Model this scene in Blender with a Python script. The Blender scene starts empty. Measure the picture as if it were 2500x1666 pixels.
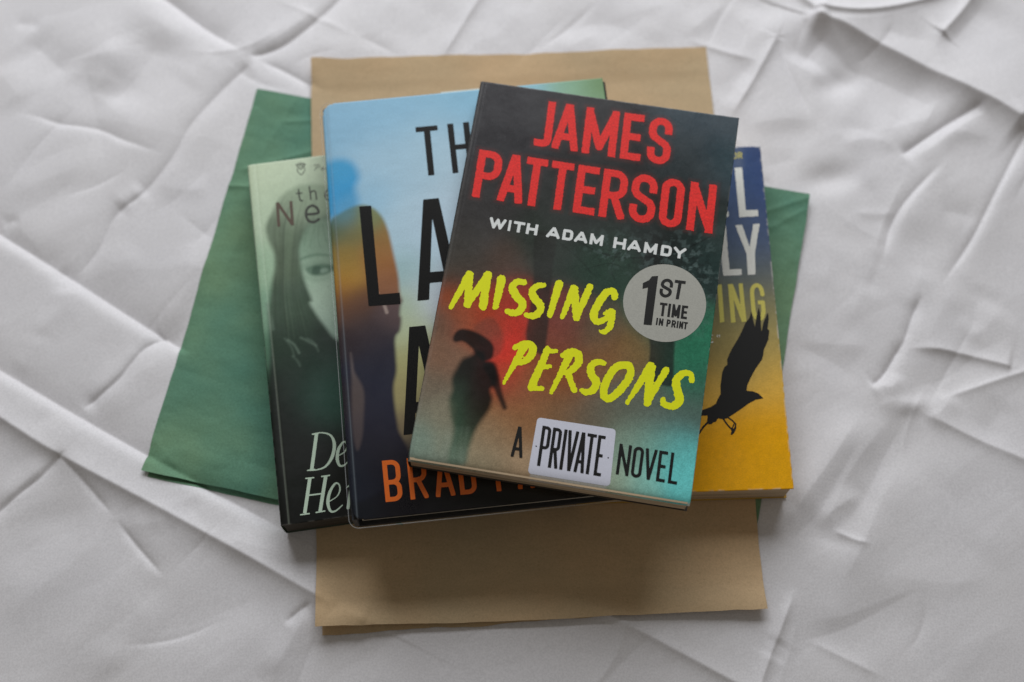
import bpy, math, random
import numpy as np

random.seed(7); np.random.seed(7)
S = bpy.context.scene
COL = S.collection

# ------------------------------------------------------------------ camera, world, lamp, exposure
TILT = math.radians(19.0)
FPX, PW, PH = 3472.0, 2500.0, 1666.0         # 50 mm lens on a 36 mm wide frame, in photograph pixels
CAM_H = 0.7103                                 # height of the lens over the bed, metres
cam_d = bpy.data.cameras.new('camera'); cam = bpy.data.objects.new('camera', cam_d); COL.objects.link(cam)
cam.location = (0, -CAM_H * math.tan(TILT), CAM_H)
cam.rotation_euler = (TILT, 0, 0)
cam_d.lens = 50; cam_d.sensor_width = 36; cam_d.clip_start = 0.02; cam_d.clip_end = 50
cam_d.dof.use_dof = True; cam_d.dof.focus_distance = 0.69; cam_d.dof.aperture_fstop = 3.6
S.camera = cam

w = bpy.data.worlds.new('World'); S.world = w; w.use_nodes = True
bg = w.node_tree.nodes['Background']
bg.inputs[0].default_value = (1.0, 0.92, 0.80, 1); bg.inputs[1].default_value = 0.14

def area_lamp(name, loc, target, sx, sy, power, color):
    d = bpy.data.lights.new(name, 'AREA'); d.shape = 'RECTANGLE'; d.size = sx; d.size_y = sy
    d.energy = power; d.color = color
    o = bpy.data.objects.new(name, d); COL.objects.link(o); o.location = loc
    v = [target[i] - loc[i] for i in range(3)]
    import mathutils
    o.rotation_euler = mathutils.Vector(v).to_track_quat('-Z', 'Y').to_euler()
    return o
area_lamp('window_light', (-0.04, 1.20, 0.88), (0, 0, 0), 1.35, 0.95, 21, (0.95, 0.972, 1.0))

S.view_settings.view_transform = 'Standard'; S.view_settings.look = 'None'
S.view_settings.exposure = 0.04; S.view_settings.gamma = 1.0; S.view_settings.use_curve_mapping = False
S.cycles.use_denoising = True
S.cycles.max_bounces = 8

# ------------------------------------------------------------------ helpers
def at(px, py, z=0.0):
    """Point of the photograph -> point on the level z (metres)."""
    x = (px - PW / 2) / FPX; y = -(py - PH / 2) / FPX
    dx, dy, dz = x, y * math.cos(TILT) + math.sin(TILT), y * math.sin(TILT) - math.cos(TILT)
    k = (CAM_H - z) / -dz
    return np.array([dx * k, -CAM_H * math.tan(TILT) + dy * k])

def crop(x0, y0, s):
    return lambda x, y: (x0 + x * s, y0 + y * s)
C1 = crop(950, 150, 900 / 2352); C2 = crop(950, 600, 900 / 2171); C3 = crop(580, 180, 570 / 1541)
C4 = crop(580, 700, 570 / 1442); C5 = crop(1600, 320, 420 / 1317); C6 = crop(1600, 750, 420 / 1317)
C7 = crop(700, 1100, 1250 / 2353)
Q1 = crop(0, 0, 850 / 1568); Q2 = crop(0, 816, 850 / 1568); Q3 = crop(1650, 0, 850 / 1568); Q4 = crop(1650, 816, 850 / 1568)
C0 = crop(0, 0, 1.0)

def lin(c):
    c = np.asarray(c, float) / 255.0
    return np.where(c <= 0.04045, c / 12.92, ((c + 0.055) / 1.055) ** 2.4)
LIGHT = 0.575
def ink(r, g, b):
    """Printed colour as noted from the photograph -> base colour, for the level of light on the bed."""
    c = np.array((r, g, b), float); m = c.max(); t = min(max((m - 60) / 90, 0), 1)
    c = lin(c * (1 - .15 * t * t * (3 - 2 * t))) / LIGHT
    c = c * min(1, .92 / c.max()); m = c.max()
    return np.maximum(c * max(.12, 1 - .030 / m) - .003, .003)      # less the sheen that the lacquer adds

def tag(o, label=None, cat=None, group=None, kind=None):
    if label: o['label'] = label
    if cat: o['category'] = cat
    if group: o['group'] = group
    if kind: o['kind'] = kind

def mesh_obj(name, verts, faces, mat, parent=None, smooth=True, cols=None, nverts=4):
    me = bpy.data.meshes.new(name)
    verts = np.asarray(verts, np.float32)
    if isinstance(faces, np.ndarray):
        me.vertices.add(len(verts)); me.vertices.foreach_set('co', verts.ravel())
        nf = len(faces); me.loops.add(nf * 4); me.polygons.add(nf)
        me.loops.foreach_set('vertex_index', faces.astype(np.int32).ravel())
        me.polygons.foreach_set('loop_start', np.arange(0, nf * 4, 4, dtype=np.int32))
        me.update(calc_edges=True); me.validate()
    else:
        me.from_pydata([tuple(map(float, v)) for v in verts], [], faces); me.update()
    me.polygons.foreach_set('use_smooth', np.full(len(me.polygons), smooth))
    if cols is not None:
        at_ = me.color_attributes.new('print', 'FLOAT_COLOR', 'POINT')
        c4 = np.ones((len(verts), 4), np.float32); c4[:, :3] = cols
        at_.data.foreach_set('color', c4.ravel())
    me.materials.append(mat)
    o = bpy.data.objects.new(name, me); COL.objects.link(o)
    if parent is not None: o.parent = parent
    return o

def grid_faces(nx, ny, keep=None):
    i = np.arange(nx - 1)[None, :] + np.arange(ny - 1)[:, None] * nx
    f = np.stack([i, i + 1, i + 1 + nx, i + nx], -1)
    if keep is not None: f = f[keep]
    return f.reshape(-1, 4)

def box(name, x0, x1, y0, y1, z0, z1, mat, parent, bev=0.0):
    v = [(x0, y0, z0), (x1, y0, z0), (x1, y1, z0), (x0, y1, z0), (x0, y0, z1), (x1, y0, z1), (x1, y1, z1), (x0, y1, z1)]
    f = [(0, 3, 2, 1), (4, 5, 6, 7), (0, 1, 5, 4), (1, 2, 6, 5), (2, 3, 7, 6), (3, 0, 4, 7)]
    o = mesh_obj(name, v, f, mat, parent, smooth=False)
    if bev:
        m = o.modifiers.new('bevel', 'BEVEL'); m.width = bev; m.segments = 3
    return o

# smooth value noise on the plane
def vnoise(x, y, seed):
    rs = np.random.RandomState(seed); T = rs.rand(128, 128)
    xi = np.floor(x).astype(int); yi = np.floor(y).astype(int); fx = x - xi; fy = y - yi
    fx = fx * fx * fx * (fx * (6 * fx - 15) + 10); fy = fy * fy * fy * (fy * (6 * fy - 15) + 10)
    a = T[yi % 128, xi % 128]; b = T[yi % 128, (xi + 1) % 128]; c = T[(yi + 1) % 128, xi % 128]; d = T[(yi + 1) % 128, (xi + 1) % 128]
    return (a * (1 - fx) + b * fx) * (1 - fy) + (c * (1 - fx) + d * fx) * fy - 0.5
def fbm(x, y, seed, n=4):
    return sum(vnoise(x * 2 ** k + 17.3 * k, y * 2 ** k + 5.1 * k, seed + k) / 2 ** k for k in range(n))
def sst(a, b, x):
    t = np.clip((x - a) / (b - a), 0, 1); return t * t * (3 - 2 * t)

def seg_dist(X, Y, a, b):
    d = b - a; L2 = float(d @ d) + 1e-12
    t = ((X - a[0]) * d[0] + (Y - a[1]) * d[1]) / L2
    tc = np.clip(t, 0, 1)
    dd = np.hypot(X - a[0] - tc * d[0], Y - a[1] - tc * d[1])
    side = (d[0] * (Y - a[1]) - d[1] * (X - a[0]))
    return dd, t, side, math.sqrt(L2)

def poly_sdf(X, Y, pts):
    P = [np.asarray(p, float) for p in pts]; n = len(P)
    D = np.full(X.shape, 1e9); ins = np.zeros(X.shape, bool)
    for i in range(n):
        a, b = P[i], P[(i + 1) % n]
        dd, _, _, _ = seg_dist(X, Y, a, b); D = np.minimum(D, dd)
        cr = (a[1] > Y) != (b[1] > Y)
        with np.errstate(divide='ignore', invalid='ignore'):
            xx = (b[0] - a[0]) * (Y - a[1]) / (b[1] - a[1] if b[1] != a[1] else 1e-12) + a[0]
        ins ^= cr & (X < xx)
    return np.where(ins, -D, D)

def stroke_sdf(X, Y, pts, r, caps='round', closed=False):
    """Thick polyline. r: one radius or one per point. caps: round / square (longer by r) / flat."""
    P = [np.asarray(p, float) for p in pts]
    R = list(r) if hasattr(r, '__len__') else [r] * len(P)
    if closed: P.append(P[0]); R.append(R[0])
    D = np.full(X.shape, 1e9); n = len(P) - 1
    for i in range(n):
        a, b = P[i].copy(), P[i + 1].copy(); ra, rb = R[i], R[i + 1]
        L = np.hypot(*(b - a))
        if L < 1e-9: continue
        u = (b - a) / L
        if caps == 'square' and not closed:
            if i == 0: a = a - u * ra
            if i == n - 1: b = b + u * rb
        dd, t, _, L = seg_dist(X, Y, a, b)
        s = dd - (ra + (rb - ra) * np.clip(t, 0, 1))
        if caps in ('square', 'flat') and not closed:
            if i == 0: s = np.maximum(s, -t * L)
            if i == n - 1: s = np.maximum(s, (t - 1) * L)
        D = np.minimum(D, s)
    return D

def smooth_path(pts, n=6, closed=False):
    P = [np.asarray(p, float) for p in pts]; out = []
    m = len(P); rng = range(m) if closed else range(m - 1)
    for i in rng:
        p1, p2 = P[i], P[(i + 1) % m]
        p0 = P[i - 1] if (closed or i > 0) else p1
        p3 = P[(i + 2) % m] if (closed or i + 2 < m) else p2
        for k in range(n):
            t = k / n
            out.append(0.5 * (2 * p1 + (p2 - p0) * t + (2 * p0 - 5 * p1 + 4 * p2 - p3) * t * t + (3 * p1 - p0 - 3 * p2 + p3) * t ** 3))
    if not closed: out.append(P[-1])
    return out

# ------------------------------------------------------------------ letter shapes (centre lines in a w x h box)
def arc(cx, cy, r, a0, a1, n=8, ry=None):
    ry = ry or r
    return [(cx + r * math.cos(math.radians(a0 + (a1 - a0) * k / n)), cy + ry * math.sin(math.radians(a0 + (a1 - a0) * k / n))) for k in range(n + 1)]

def glyph(ch, w, h, mid=0.46):
    r = min(w * 0.5, h * 0.3); m = mid * h
    if ch == 'I': return [[(w / 2, 0), (w / 2, h)]]
    if ch == 'J': return [[(w, h), (w, r)] + arc(w - r, r, r, 0, -90) + [(0, 0)]]
    if ch == 'A': return [[(0, 0), (w * .46, h)], [(w, 0), (w * .54, h)], [(w * .2, h * .25), (w * .8, h * .25)]]
    if ch == 'M': return [[(0, 0), (0, h)], [(w, 0), (w, h)], [(0, h), (w / 2, h * .12), (w, h)]]
    if ch == 'W': return [[(0, h), (w * .27, 0), (w * .5, h * .95), (w * .73, 0), (w, h)]]
    if ch == 'V': return [[(0, h), (w * .48, 0)], [(w, h), (w * .52, 0)]]
    if ch == 'Y': return [[(0, h), (w / 2, h * .45), (w, h)], [(w / 2, h * .45), (w / 2, 0)]]
    if ch == 'E': return [[(0, 0), (0, h)], [(0, h), (w, h)], [(0, h / 2), (w * .85, h / 2)], [(0, 0), (w, 0)]]
    if ch == 'L': return [[(0, h), (0, 0)], [(0, 0), (w, 0)]]
    if ch == 'T': return [[(0, h), (w, h)], [(w / 2, h), (w / 2, 0)]]
    if ch == 'H': return [[(0, 0), (0, h)], [(w, 0), (w, h)], [(0, h / 2), (w, h / 2)]]
    if ch == 'N': return [[(0, 0), (0, h)], [(w, 0), (w, h)], [(0, h), (w, 0)]]
    if ch == 'O':
        return [arc(w - r, h - r, r, 0, 90) + arc(r, h - r, r, 90, 180) + arc(r, r, r, 180, 270) + arc(w - r, r, r, 270, 360) + [(w, h - r)]]
    if ch == 'D': return [[(0, 0), (0, h), (w - r, h)] + arc(w - r, h - r, r, 90, 0) + arc(w - r, r, r, 0, -90) + [(0, 0)]]
    if ch in 'PRB':
        rp = min(w * .5, (h - m) / 2)
        g = [[(0, 0), (0, h)], [(0, h), (w - rp, h)] + arc(w - rp, h - rp, rp, 90, 0) + arc(w - rp, m + rp, rp, 0, -90) + [(0, m)]]
        if ch == 'R': g.append([(w * .5, m), (w, 0)])
        if ch == 'B':
            rb = min(w * .5, m / 2)
            g.append([(0, m), (w - rb, m)] + arc(w - rb, m - rb, rb, 90, 0) + arc(w - rb, rb, rb, 0, -90) + [(0, 0)])
        return g
    if ch == 'S':
        a = [(w, h - r * 1.25)] + arc(w / 2, h - r, w / 2, 0, 180, 10, r)
        b = [(0, h * .68), (w * .12, h * .585), (w * .5, h * .5), (w * .88, h * .415), (w, h * .32)]
        c = arc(w / 2, r, w / 2, 0, -180, 10, r) + [(0, r * 1.25)]
        return [a + b + c]
    if ch == 'G': return [[(w, h - r * 1.2)] + arc(w - r, h - r, r, 0, 90) + arc(r, h - r, r, 90, 180) + arc(r, r, r, 180, 270) + arc(w - r, r, r, 270, 360) + [(w, h * .46), (w * .55, h * .46)]]
    raise KeyError(ch)

def row_sdf(X, Y, bl, br, tl, spans, hw, wob=0.0):
    """A row of capitals: spans = (letter, start, end) in one ruler that runs from bl (spans[0] start) to br (last end)."""
    bl, br, tl = map(np.asarray, (bl, br, tl))
    ex = br - bl; Lx = np.hypot(*ex); ex = ex / Lx
    ey = tl - bl; Ly = np.hypot(*ey); ey = ey / Ly
    det = ex[0] * ey[1] - ex[1] * ey[0]
    dx, dy = X - bl[0], Y - bl[1]
    A = (dx * ey[1] - dy * ey[0]) / det; B = (ex[0] * dy - ex[1] * dx) / det
    k0, k1 = spans[0][1], spans[-1][2]; out = np.full(X.shape, 1e9)
    for ch, s, e in spans:
        a0 = (s - k0) / (k1 - k0) * Lx; a1 = (e - k0) / (k1 - k0) * Lx
        ww, hh = a1 - a0 - 2 * hw, Ly - 2 * hw
        lx, ly = A - a0 - hw, B - hw
        D = np.full(X.shape, 1e9)
        for pl in glyph(ch, max(ww, 1e-4), hh):
            cl = ch == 'O'
            D = np.minimum(D, stroke_sdf(lx, ly, pl[:-1] if cl else pl, hw, 'square', cl))
        bx = np.maximum(np.maximum(-hw - lx, lx - ww - hw), np.maximum(-hw - ly, ly - hh - hw))
        out = np.minimum(out, np.maximum(D, bx))
    return out

# ------------------------------------------------------------------ materials
def new_mat(name):
    m = bpy.data.materials.new(name); m.use_nodes = True
    nt = m.node_tree; return m, nt, nt.nodes['Principled BSDF']
def node(nt, t, **kw):
    n = nt.nodes.new(t)
    for k, v in kw.items(): setattr(n, k, v)
    return n

def grain(nt, color_out, bsdf, amount, scale, coords):
    """Multiply a colour by fine fibre noise."""
    nz = node(nt, 'ShaderNodeTexNoise'); nz.inputs['Scale'].default_value = scale; nz.inputs['Detail'].default_value = 3
    nt.links.new(coords, nz.inputs['Vector'])
    mr = node(nt, 'ShaderNodeMapRange'); mr.inputs[1].default_value = .3; mr.inputs[2].default_value = .7
    mr.inputs[3].default_value = 1 - amount; mr.inputs[4].default_value = 1 + amount
    nt.links.new(nz.outputs['Fac'], mr.inputs[0])
    mx = node(nt, 'ShaderNodeVectorMath', operation='SCALE'); nt.links.new(color_out, mx.inputs[0]); nt.links.new(mr.outputs[0], mx.inputs['Scale'])
    nt.links.new(mx.outputs[0], bsdf.inputs['Base Color'])
    return nz

def print_mat(name, rough=0.42, spec=0.4, amount=0.10):
    m, nt, b = new_mat(name)
    a = node(nt, 'ShaderNodeAttribute', attribute_name='print'); tc = node(nt, 'ShaderNodeTexCoord')
    grain(nt, a.outputs['Color'], b, amount, 1500, tc.outputs['Object'])
    b.inputs['Roughness'].default_value = rough; b.inputs['Specular IOR Level'].default_value = spec
    nz = node(nt, 'ShaderNodeTexNoise'); nz.inputs['Scale'].default_value = 40; nz.inputs['Detail'].default_value = 5
    nt.links.new(tc.outputs['Object'], nz.inputs['Vector'])
    rn = node(nt, 'ShaderNodeTexNoise'); rn.inputs['Scale'].default_value = 22; rn.inputs['Detail'].default_value = 6; rn.inputs['Roughness'].default_value = .65
    nt.links.new(tc.outputs['Object'], rn.inputs['Vector'])
    rr = node(nt, 'ShaderNodeMapRange'); rr.inputs[1].default_value = .35; rr.inputs[2].default_value = .65; rr.inputs[3].default_value = rough - .07; rr.inputs[4].default_value = rough + .12
    nt.links.new(rn.outputs['Fac'], rr.inputs[0]); nt.links.new(rr.outputs[0], b.inputs['Roughness'])
    bp = node(nt, 'ShaderNodeBump'); bp.inputs['Strength'].default_value = 0.16; bp.inputs['Distance'].default_value = 0.002
    nt.links.new(nz.outputs['Fac'], bp.inputs['Height']); nt.links.new(bp.outputs[0], b.inputs['Normal'])
    return m

def flat_mat(name, col, rough=0.5, spec=0.4, amount=0.08, scale=1500, bump=0, metal=0):
    m, nt, b = new_mat(name)
    tc = node(nt, 'ShaderNodeTexCoord'); rgb = node(nt, 'ShaderNodeRGB'); rgb.outputs[0].default_value = (*map(float, col), 1)
    nz = grain(nt, rgb.outputs[0], b, amount, scale, tc.outputs['Object'])
    b.inputs['Roughness'].default_value = rough; b.inputs['Specular IOR Level'].default_value = spec; b.inputs['Metallic'].default_value = metal
    if bump:
        bp = node(nt, 'ShaderNodeBump'); bp.inputs['Strength'].default_value = bump; bp.inputs['Distance'].default_value = 0.0005
        nt.links.new(nz.outputs['Fac'], bp.inputs['Height']); nt.links.new(bp.outputs[0], b.inputs['Normal'])
    return m

def pages_mat(name, col):
    m, nt, b = new_mat(name)
    tc = node(nt, 'ShaderNodeTexCoord'); mp = node(nt, 'ShaderNodeMapping'); mp.inputs['Scale'].default_value = (9, 9, 1500)
    nt.links.new(tc.outputs['Object'], mp.inputs[0])
    nz = node(nt, 'ShaderNodeTexNoise'); nz.inputs['Scale'].default_value = 1; nz.inputs['Detail'].default_value = 3
    nt.links.new(mp.outputs[0], nz.inputs['Vector'])
    cr = node(nt, 'ShaderNodeValToRGB'); cr.color_ramp.elements[0].position = .32; cr.color_ramp.elements[1].position = .62
    cr.color_ramp.elements[0].color = (*(np.array(col) * .45), 1); cr.color_ramp.elements[1].color = (*col, 1)
    nt.links.new(nz.outputs['Fac'], cr.inputs[0]); nt.links.new(cr.outputs[0], b.inputs['Base Color'])
    b.inputs['Roughness'].default_value = .85; b.inputs['Specular IOR Level'].default_value = .15
    bp = node(nt, 'ShaderNodeBump'); bp.inputs['Strength'].default_value = .5; bp.inputs['Distance'].default_value = .0004
    nt.links.new(nz.outputs['Fac'], bp.inputs['Height']); nt.links.new(bp.outputs[0], b.inputs['Normal'])
    return m

def fabric_mat():
    m, nt, b = new_mat('white cotton')
    tc = node(nt, 'ShaderNodeTexCoord')
    rgb = node(nt, 'ShaderNodeRGB'); rgb.outputs[0].default_value = (0.775, 0.765, 0.775, 1)
    big = node(nt, 'ShaderNodeTexNoise'); big.inputs['Scale'].default_value = 14; big.inputs['Detail'].default_value = 4
    nt.links.new(tc.outputs['Object'], big.inputs['Vector'])
    mix = node(nt, 'ShaderNodeMix', data_type='RGBA'); mix.inputs['A'].default_value = (0.762, 0.752, 0.788, 1); mix.inputs['B'].default_value = (0.785, 0.768, 0.782, 1)
    nt.links.new(big.outputs['Fac'], mix.inputs['Factor'])
    grain(nt, mix.outputs['Result'], b, 0.08, 1000, tc.outputs['Object'])
    b.inputs['Roughness'].default_value = .52; b.inputs['Specular IOR Level'].default_value = .35
    b.inputs['Sheen Weight'].default_value = .15; b.inputs['Sheen Roughness'].default_value = .4
    # plain weave
    hs = []
    for ax in ('X', 'Y'):
        wv = node(nt, 'ShaderNodeTexWave', bands_direction=ax); wv.inputs['Scale'].default_value = 620; wv.inputs['Distortion'].default_value = .6
        nt.links.new(tc.outputs['Object'], wv.inputs['Vector']); hs.append(wv.outputs['Fac'])
    ad = node(nt, 'ShaderNodeMath', operation='ADD'); nt.links.new(hs[0], ad.inputs[0]); nt.links.new(hs[1], ad.inputs[1])
    bp = node(nt, 'ShaderNodeBump'); bp.inputs['Strength'].default_value = .18; bp.inputs['Distance'].default_value = .0002
    nt.links.new(ad.outputs[0], bp.inputs['Height']); nt.links.new(bp.outputs[0], b.inputs['Normal'])
    return m

def paper_mat(name, col, amount, mottle):
    m, nt, b = new_mat(name)
    tc = node(nt, 'ShaderNodeTexCoord')
    fib = node(nt, 'ShaderNodeTexNoise'); fib.inputs['Scale'].default_value = 60; fib.inputs['Detail'].default_value = 6
    mp = node(nt, 'ShaderNodeMapping'); mp.inputs['Scale'].default_value = (1, 3.5, 1)
    nt.links.new(tc.outputs['Object'], mp.inputs[0]); nt.links.new(mp.outputs[0], fib.inputs['Vector'])
    mix = node(nt, 'ShaderNodeMix', data_type='RGBA')
    col = np.array(col); mix.inputs['A'].default_value = (*(col * .90), 1); mix.inputs['B'].default_value = (*(col * 1.10), 1)
    nt.links.new(fib.outputs['Fac'], mix.inputs['Factor'])
    big = node(nt, 'ShaderNodeTexNoise'); big.inputs['Scale'].default_value = 11; big.inputs['Detail'].default_value = 3
    nt.links.new(tc.outputs['Object'], big.inputs['Vector'])
    cr = node(nt, 'ShaderNodeValToRGB'); cr.color_ramp.elements[0].position = .35; cr.color_ramp.elements[1].position = .65
    cr.color_ramp.elements[0].color = (1 - mottle, 1 - .3 * mottle, 1, 1); cr.color_ramp.elements[1].color = (1 + mottle, 1 + .5 * mottle, 1, 1)
    nt.links.new(big.outputs['Fac'], cr.inputs[0])
    mm = node(nt, 'ShaderNodeMix', data_type='RGBA', blend_type='MULTIPLY'); mm.inputs['Factor'].default_value = 1
    nt.links.new(mix.outputs['Result'], mm.inputs['A']); nt.links.new(cr.outputs[0], mm.inputs['B'])
    fm = node(nt, 'ShaderNodeMapping'); fm.inputs['Scale'].default_value = (420, 900, 600); fm.inputs['Rotation'].default_value = (0, 0, .5)
    nt.links.new(tc.outputs['Object'], fm.inputs[0])
    fl = node(nt, 'ShaderNodeTexNoise'); fl.inputs['Scale'].default_value = 1; fl.inputs['Detail'].default_value = 2; nt.links.new(fm.outputs[0], fl.inputs['Vector'])
    fr_ = node(nt, 'ShaderNodeValToRGB'); fr_.color_ramp.elements[0].position = .30; fr_.color_ramp.elements[1].position = .40
    fr_.color_ramp.elements[0].color = (.70, .66, .60, 1); fr_.color_ramp.elements[1].color = (1, 1, 1, 1); nt.links.new(fl.outputs['Fac'], fr_.inputs[0])
    m3 = node(nt, 'ShaderNodeMix', data_type='RGBA', blend_type='MULTIPLY'); m3.inputs['Factor'].default_value = .28
    nt.links.new(mm.outputs['Result'], m3.inputs['A']); nt.links.new(fr_.outputs[0], m3.inputs['B'])
    nz = grain(nt, m3.outputs['Result'], b, amount, 1200, tc.outputs['Object'])
    b.inputs['Roughness'].default_value = .7; b.inputs['Specular IOR Level'].default_value = .25
    bp = node(nt, 'ShaderNodeBump'); bp.inputs['Strength'].default_value = .25; bp.inputs['Distance'].default_value = .0003
    nt.links.new(nz.outputs['Fac'], bp.inputs['Height']); nt.links.new(bp.outputs[0], b.inputs['Normal'])
    return m

# ------------------------------------------------------------------ bed sheet: a height field of folds (millimetres)
MM = 0.2105            # millimetres per photograph pixel on the bed
F = []
def fold(c, pts, h, sl, sr, sharp=1, curve=True, t0=.32, t1=.32):
    """A fold along pts. h: height in mm (negative: groove). sl, sr: width in px on the upper / lower side when walking right."""
    P = [at(*c(x, y)) * 1000 for x, y in pts]
    if curve and len(P) > 2: P = smooth_path(P, 5)
    F.append((P, h, sl * MM, sr * MM, sharp, t0, t1))
def blob(c, x, y, rx, ry, ang, h):
    p = at(*c(x, y)) * 1000; F.append((p, h, rx * MM, ry * MM, 'blob', math.radians(ang), 0))

# long ironed creases, lower left and lower right
fold(C0, [(-60, 530), (0, 572), (150, 665), (290, 755), (410, 830), (470, 868)], -5.4, 95, 14, 1, t0=0, t1=.1)
fold(C0, [(-60, 868), (0, 905), (190, 1017), (352, 1109), (520, 1200), (700, 1300)], -4.4, 70, 12, 1, t0=0, t1=.1)
fold(C0, [(-60, 985), (0, 1019), (146, 1111), (396, 1244), (629, 1372), (770, 1452), (900, 1520)], 5.0, 80, 34, 1, t0=0, t1=.02)
fold(C0, [(1330, 1430), (1500, 1510), (1650, 1588), (1794, 1666), (1900, 1720)], 2.6, 50, 20, 1, t0=.1, t1=0)
# upper left
fold(Q1, [(640, -60), (760, 0), (890, 100), (1000, 170), (1110, 240)], -4.6, 70, 18, 1, t0=0)
fold(Q1, [(1150, 262), (1280, 320), (1400, 385), (1480, 425)], -2.0, 22, 16, 1)
fold(Q1, [(1120, 250), (1200, 235), (1300, 190), (1450, 70), (1560, -40)], -2.6, 16, 26, 1, t0=.08, t1=0)
fold(Q1, [(1150, 222), (1240, 175), (1340, 110), (1420, 40)], 1.5, 16, 14, 0)
fold(Q1, [(340, 1230), (400, 1170), (455, 1090), (520, 960), (640, 865), (780, 700), (860, 560), (1000, 400), (1120, 290)], -2.4, 22, 30, 1, t0=.1, t1=.04)
fold(Q1, [(650, 895), (760, 790), (850, 660), (940, 540), (1060, 420)], 1.3, 26, 24, 0)
fold(Q1, [(530, 940), (600, 880), (650, 840)], 1.6, 14, 14, 0)
fold(Q1, [(560, 620), (480, 470), (620, 330), (700, 200), (760, 120)][1:], -4.0, 46, 40, 0)
fold(Q1, [(110, 170), (210, 250), (320, 350)], -2.8, 30, 34, 0)
fold(Q1, [(370, 210), (400, 400), (440, 560), (480, 780)], -2.2, 34, 26, 0)
fold(Q1, [(480, 180), (500, 260), (450, 420)], 1.8, 34, 34, 0)
fold(Q1, [(70, 505), (170, 525), (270, 555), (440, 575), (560, 630), (740, 695)], -1.5, 30, 12, 1)
fold(Q1, [(60, 118), (120, 108), (190, 120)], -.7, 10, 8, 0)
fold(Q1, [(20, 900), (150, 830), (300, 770), (400, 720)], .8, 22, 22, 0)
fold(Q1, [(700, 830), (820, 850), (960, 850)], .7, 20, 14, 0)
fold(Q1, [(-20, 300), (60, 400), (120, 480)], 1.4, 30, 30, 0)
fold(Q1, [(-20, 985), (60, 1010), (140, 1080), (210, 1190)], 1.4, 26, 22, 0)
fold(Q1, [(0, 1005), (40, 995), (90, 990)], -1.0, 8, 10, 0)
fold(Q1, [(940, 1060), (890, 1160), (840, 1300), (760, 1450), (720, 1540)][::-1], 1.4, 22, 18, 0)
fold(Q1, [(400, 1110), (520, 1180), (640, 1120)], .8, 26, 22, 0)
fold(Q1, [(130, 1560), (200, 1470), (300, 1360), (285, 1250)], 1.0, 20, 20, 0)
fold(Q1, [(250, 1200), (290, 1270), (295, 1330)], -1.0, 14, 14, 0)
fold(Q1, [(820, 380), (900, 300), (980, 240)], .7, 30, 30, 0)
blob(Q1, 520, 420, 40, 30, 60, -1.5); blob(Q1, 480, 230, 60, 40, 90, 1.6); blob(Q1, 770, 40, 50, 22, -35, -1.5)
blob(Q1, 320, 860, 70, 40, 40, -1.6); blob(Q1, 700, 560, 90, 50, 50, 1.5)
# lower left
fold(Q2, [(740, 10), (650, 60), (590, 130), (520, 215), (370, 335)][::-1], -3.0, 20, 24, 1, t0=.12, t1=.05)
fold(Q2, [(370, 320), (470, 240), (560, 150), (640, 55), (700, 20)], 1.8, 16, 12, 0)
fold(Q2, [(390, 385), (500, 290), (610, 190), (780, 75)], 1.5, 20, 24, 0)
fold(Q2, [(-20, 810), (90, 715), (180, 645), (275, 550)], -2.2, 14, 20, 1, t0=0, t1=.02)
fold(Q2, [(-20, 780), (110, 670), (240, 560)], 1.4, 16, 14, 0)
fold(Q2, [(275, 545), (400, 690), (520, 830)], -1.4, 12, 12, 1, t0=.02)
fold(Q2, [(520, 830), (620, 960), (740, 1095)], -1.5, 10, 10, 1)
fold(Q2, [(-20, 1330), (150, 1170), (330, 1030), (520, 860)], 1.2, 34, 26, 0)
fold(Q2, [(0, 1050), (200, 930), (420, 850)], -.9, 34, 30, 0)
fold(Q2, [(250, 1580), (380, 1360), (520, 1130), (620, 960)], 1.1, 34, 30, 0)
fold(Q2, [(430, 1580), (560, 1370), (700, 1120)], 1.5, 22, 24, 0)
fold(Q2, [(500, 1480), (610, 1280), (730, 1090)], -.8, 20, 20, 0)
fold(Q2, [(570, 860), (700, 850), (760, 830)], .8, 20, 14, 0)
fold(Q2, [(640, 980), (740, 890), (830, 810)], .9, 22, 22, 0)
fold(Q2, [(1280, 1310), (1340, 1255), (1410, 1205)], -2.0, 10, 18, 1)
fold(Q2, [(1200, 1580), (1290, 1420), (1410, 1210)], 2.0, 20, 16, 0)
fold(Q2, [(840, 1590), (1000, 1470), (1180, 1350), (1280, 1300)], 1.0, 34, 30, 0)
fold(Q2, [(640, 1340), (850, 1310), (1080, 1220), (1280, 1150)], -1.0, 34, 24, 0)
fold(Q2, [(850, 740), (900, 830), (960, 910)], -.8, 14, 18, 0)
fold(Q2, [(990, 905), (1150, 960), (1300, 985)], 1.0, 18, 16, 0)
fold(Q2, [(60, 180), (130, 110), (180, 0)], 1.0, 20, 18, 0)
fold(Q2, [(180, 400), (300, 460), (420, 420)], .7, 22, 20, 0)
fold(Q2, [(1180, 30), (1120, 90)][::-1], .3, 20, 20, 0)
blob(Q2, 240, 830, 60, 26, 15, -1.0)
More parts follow.
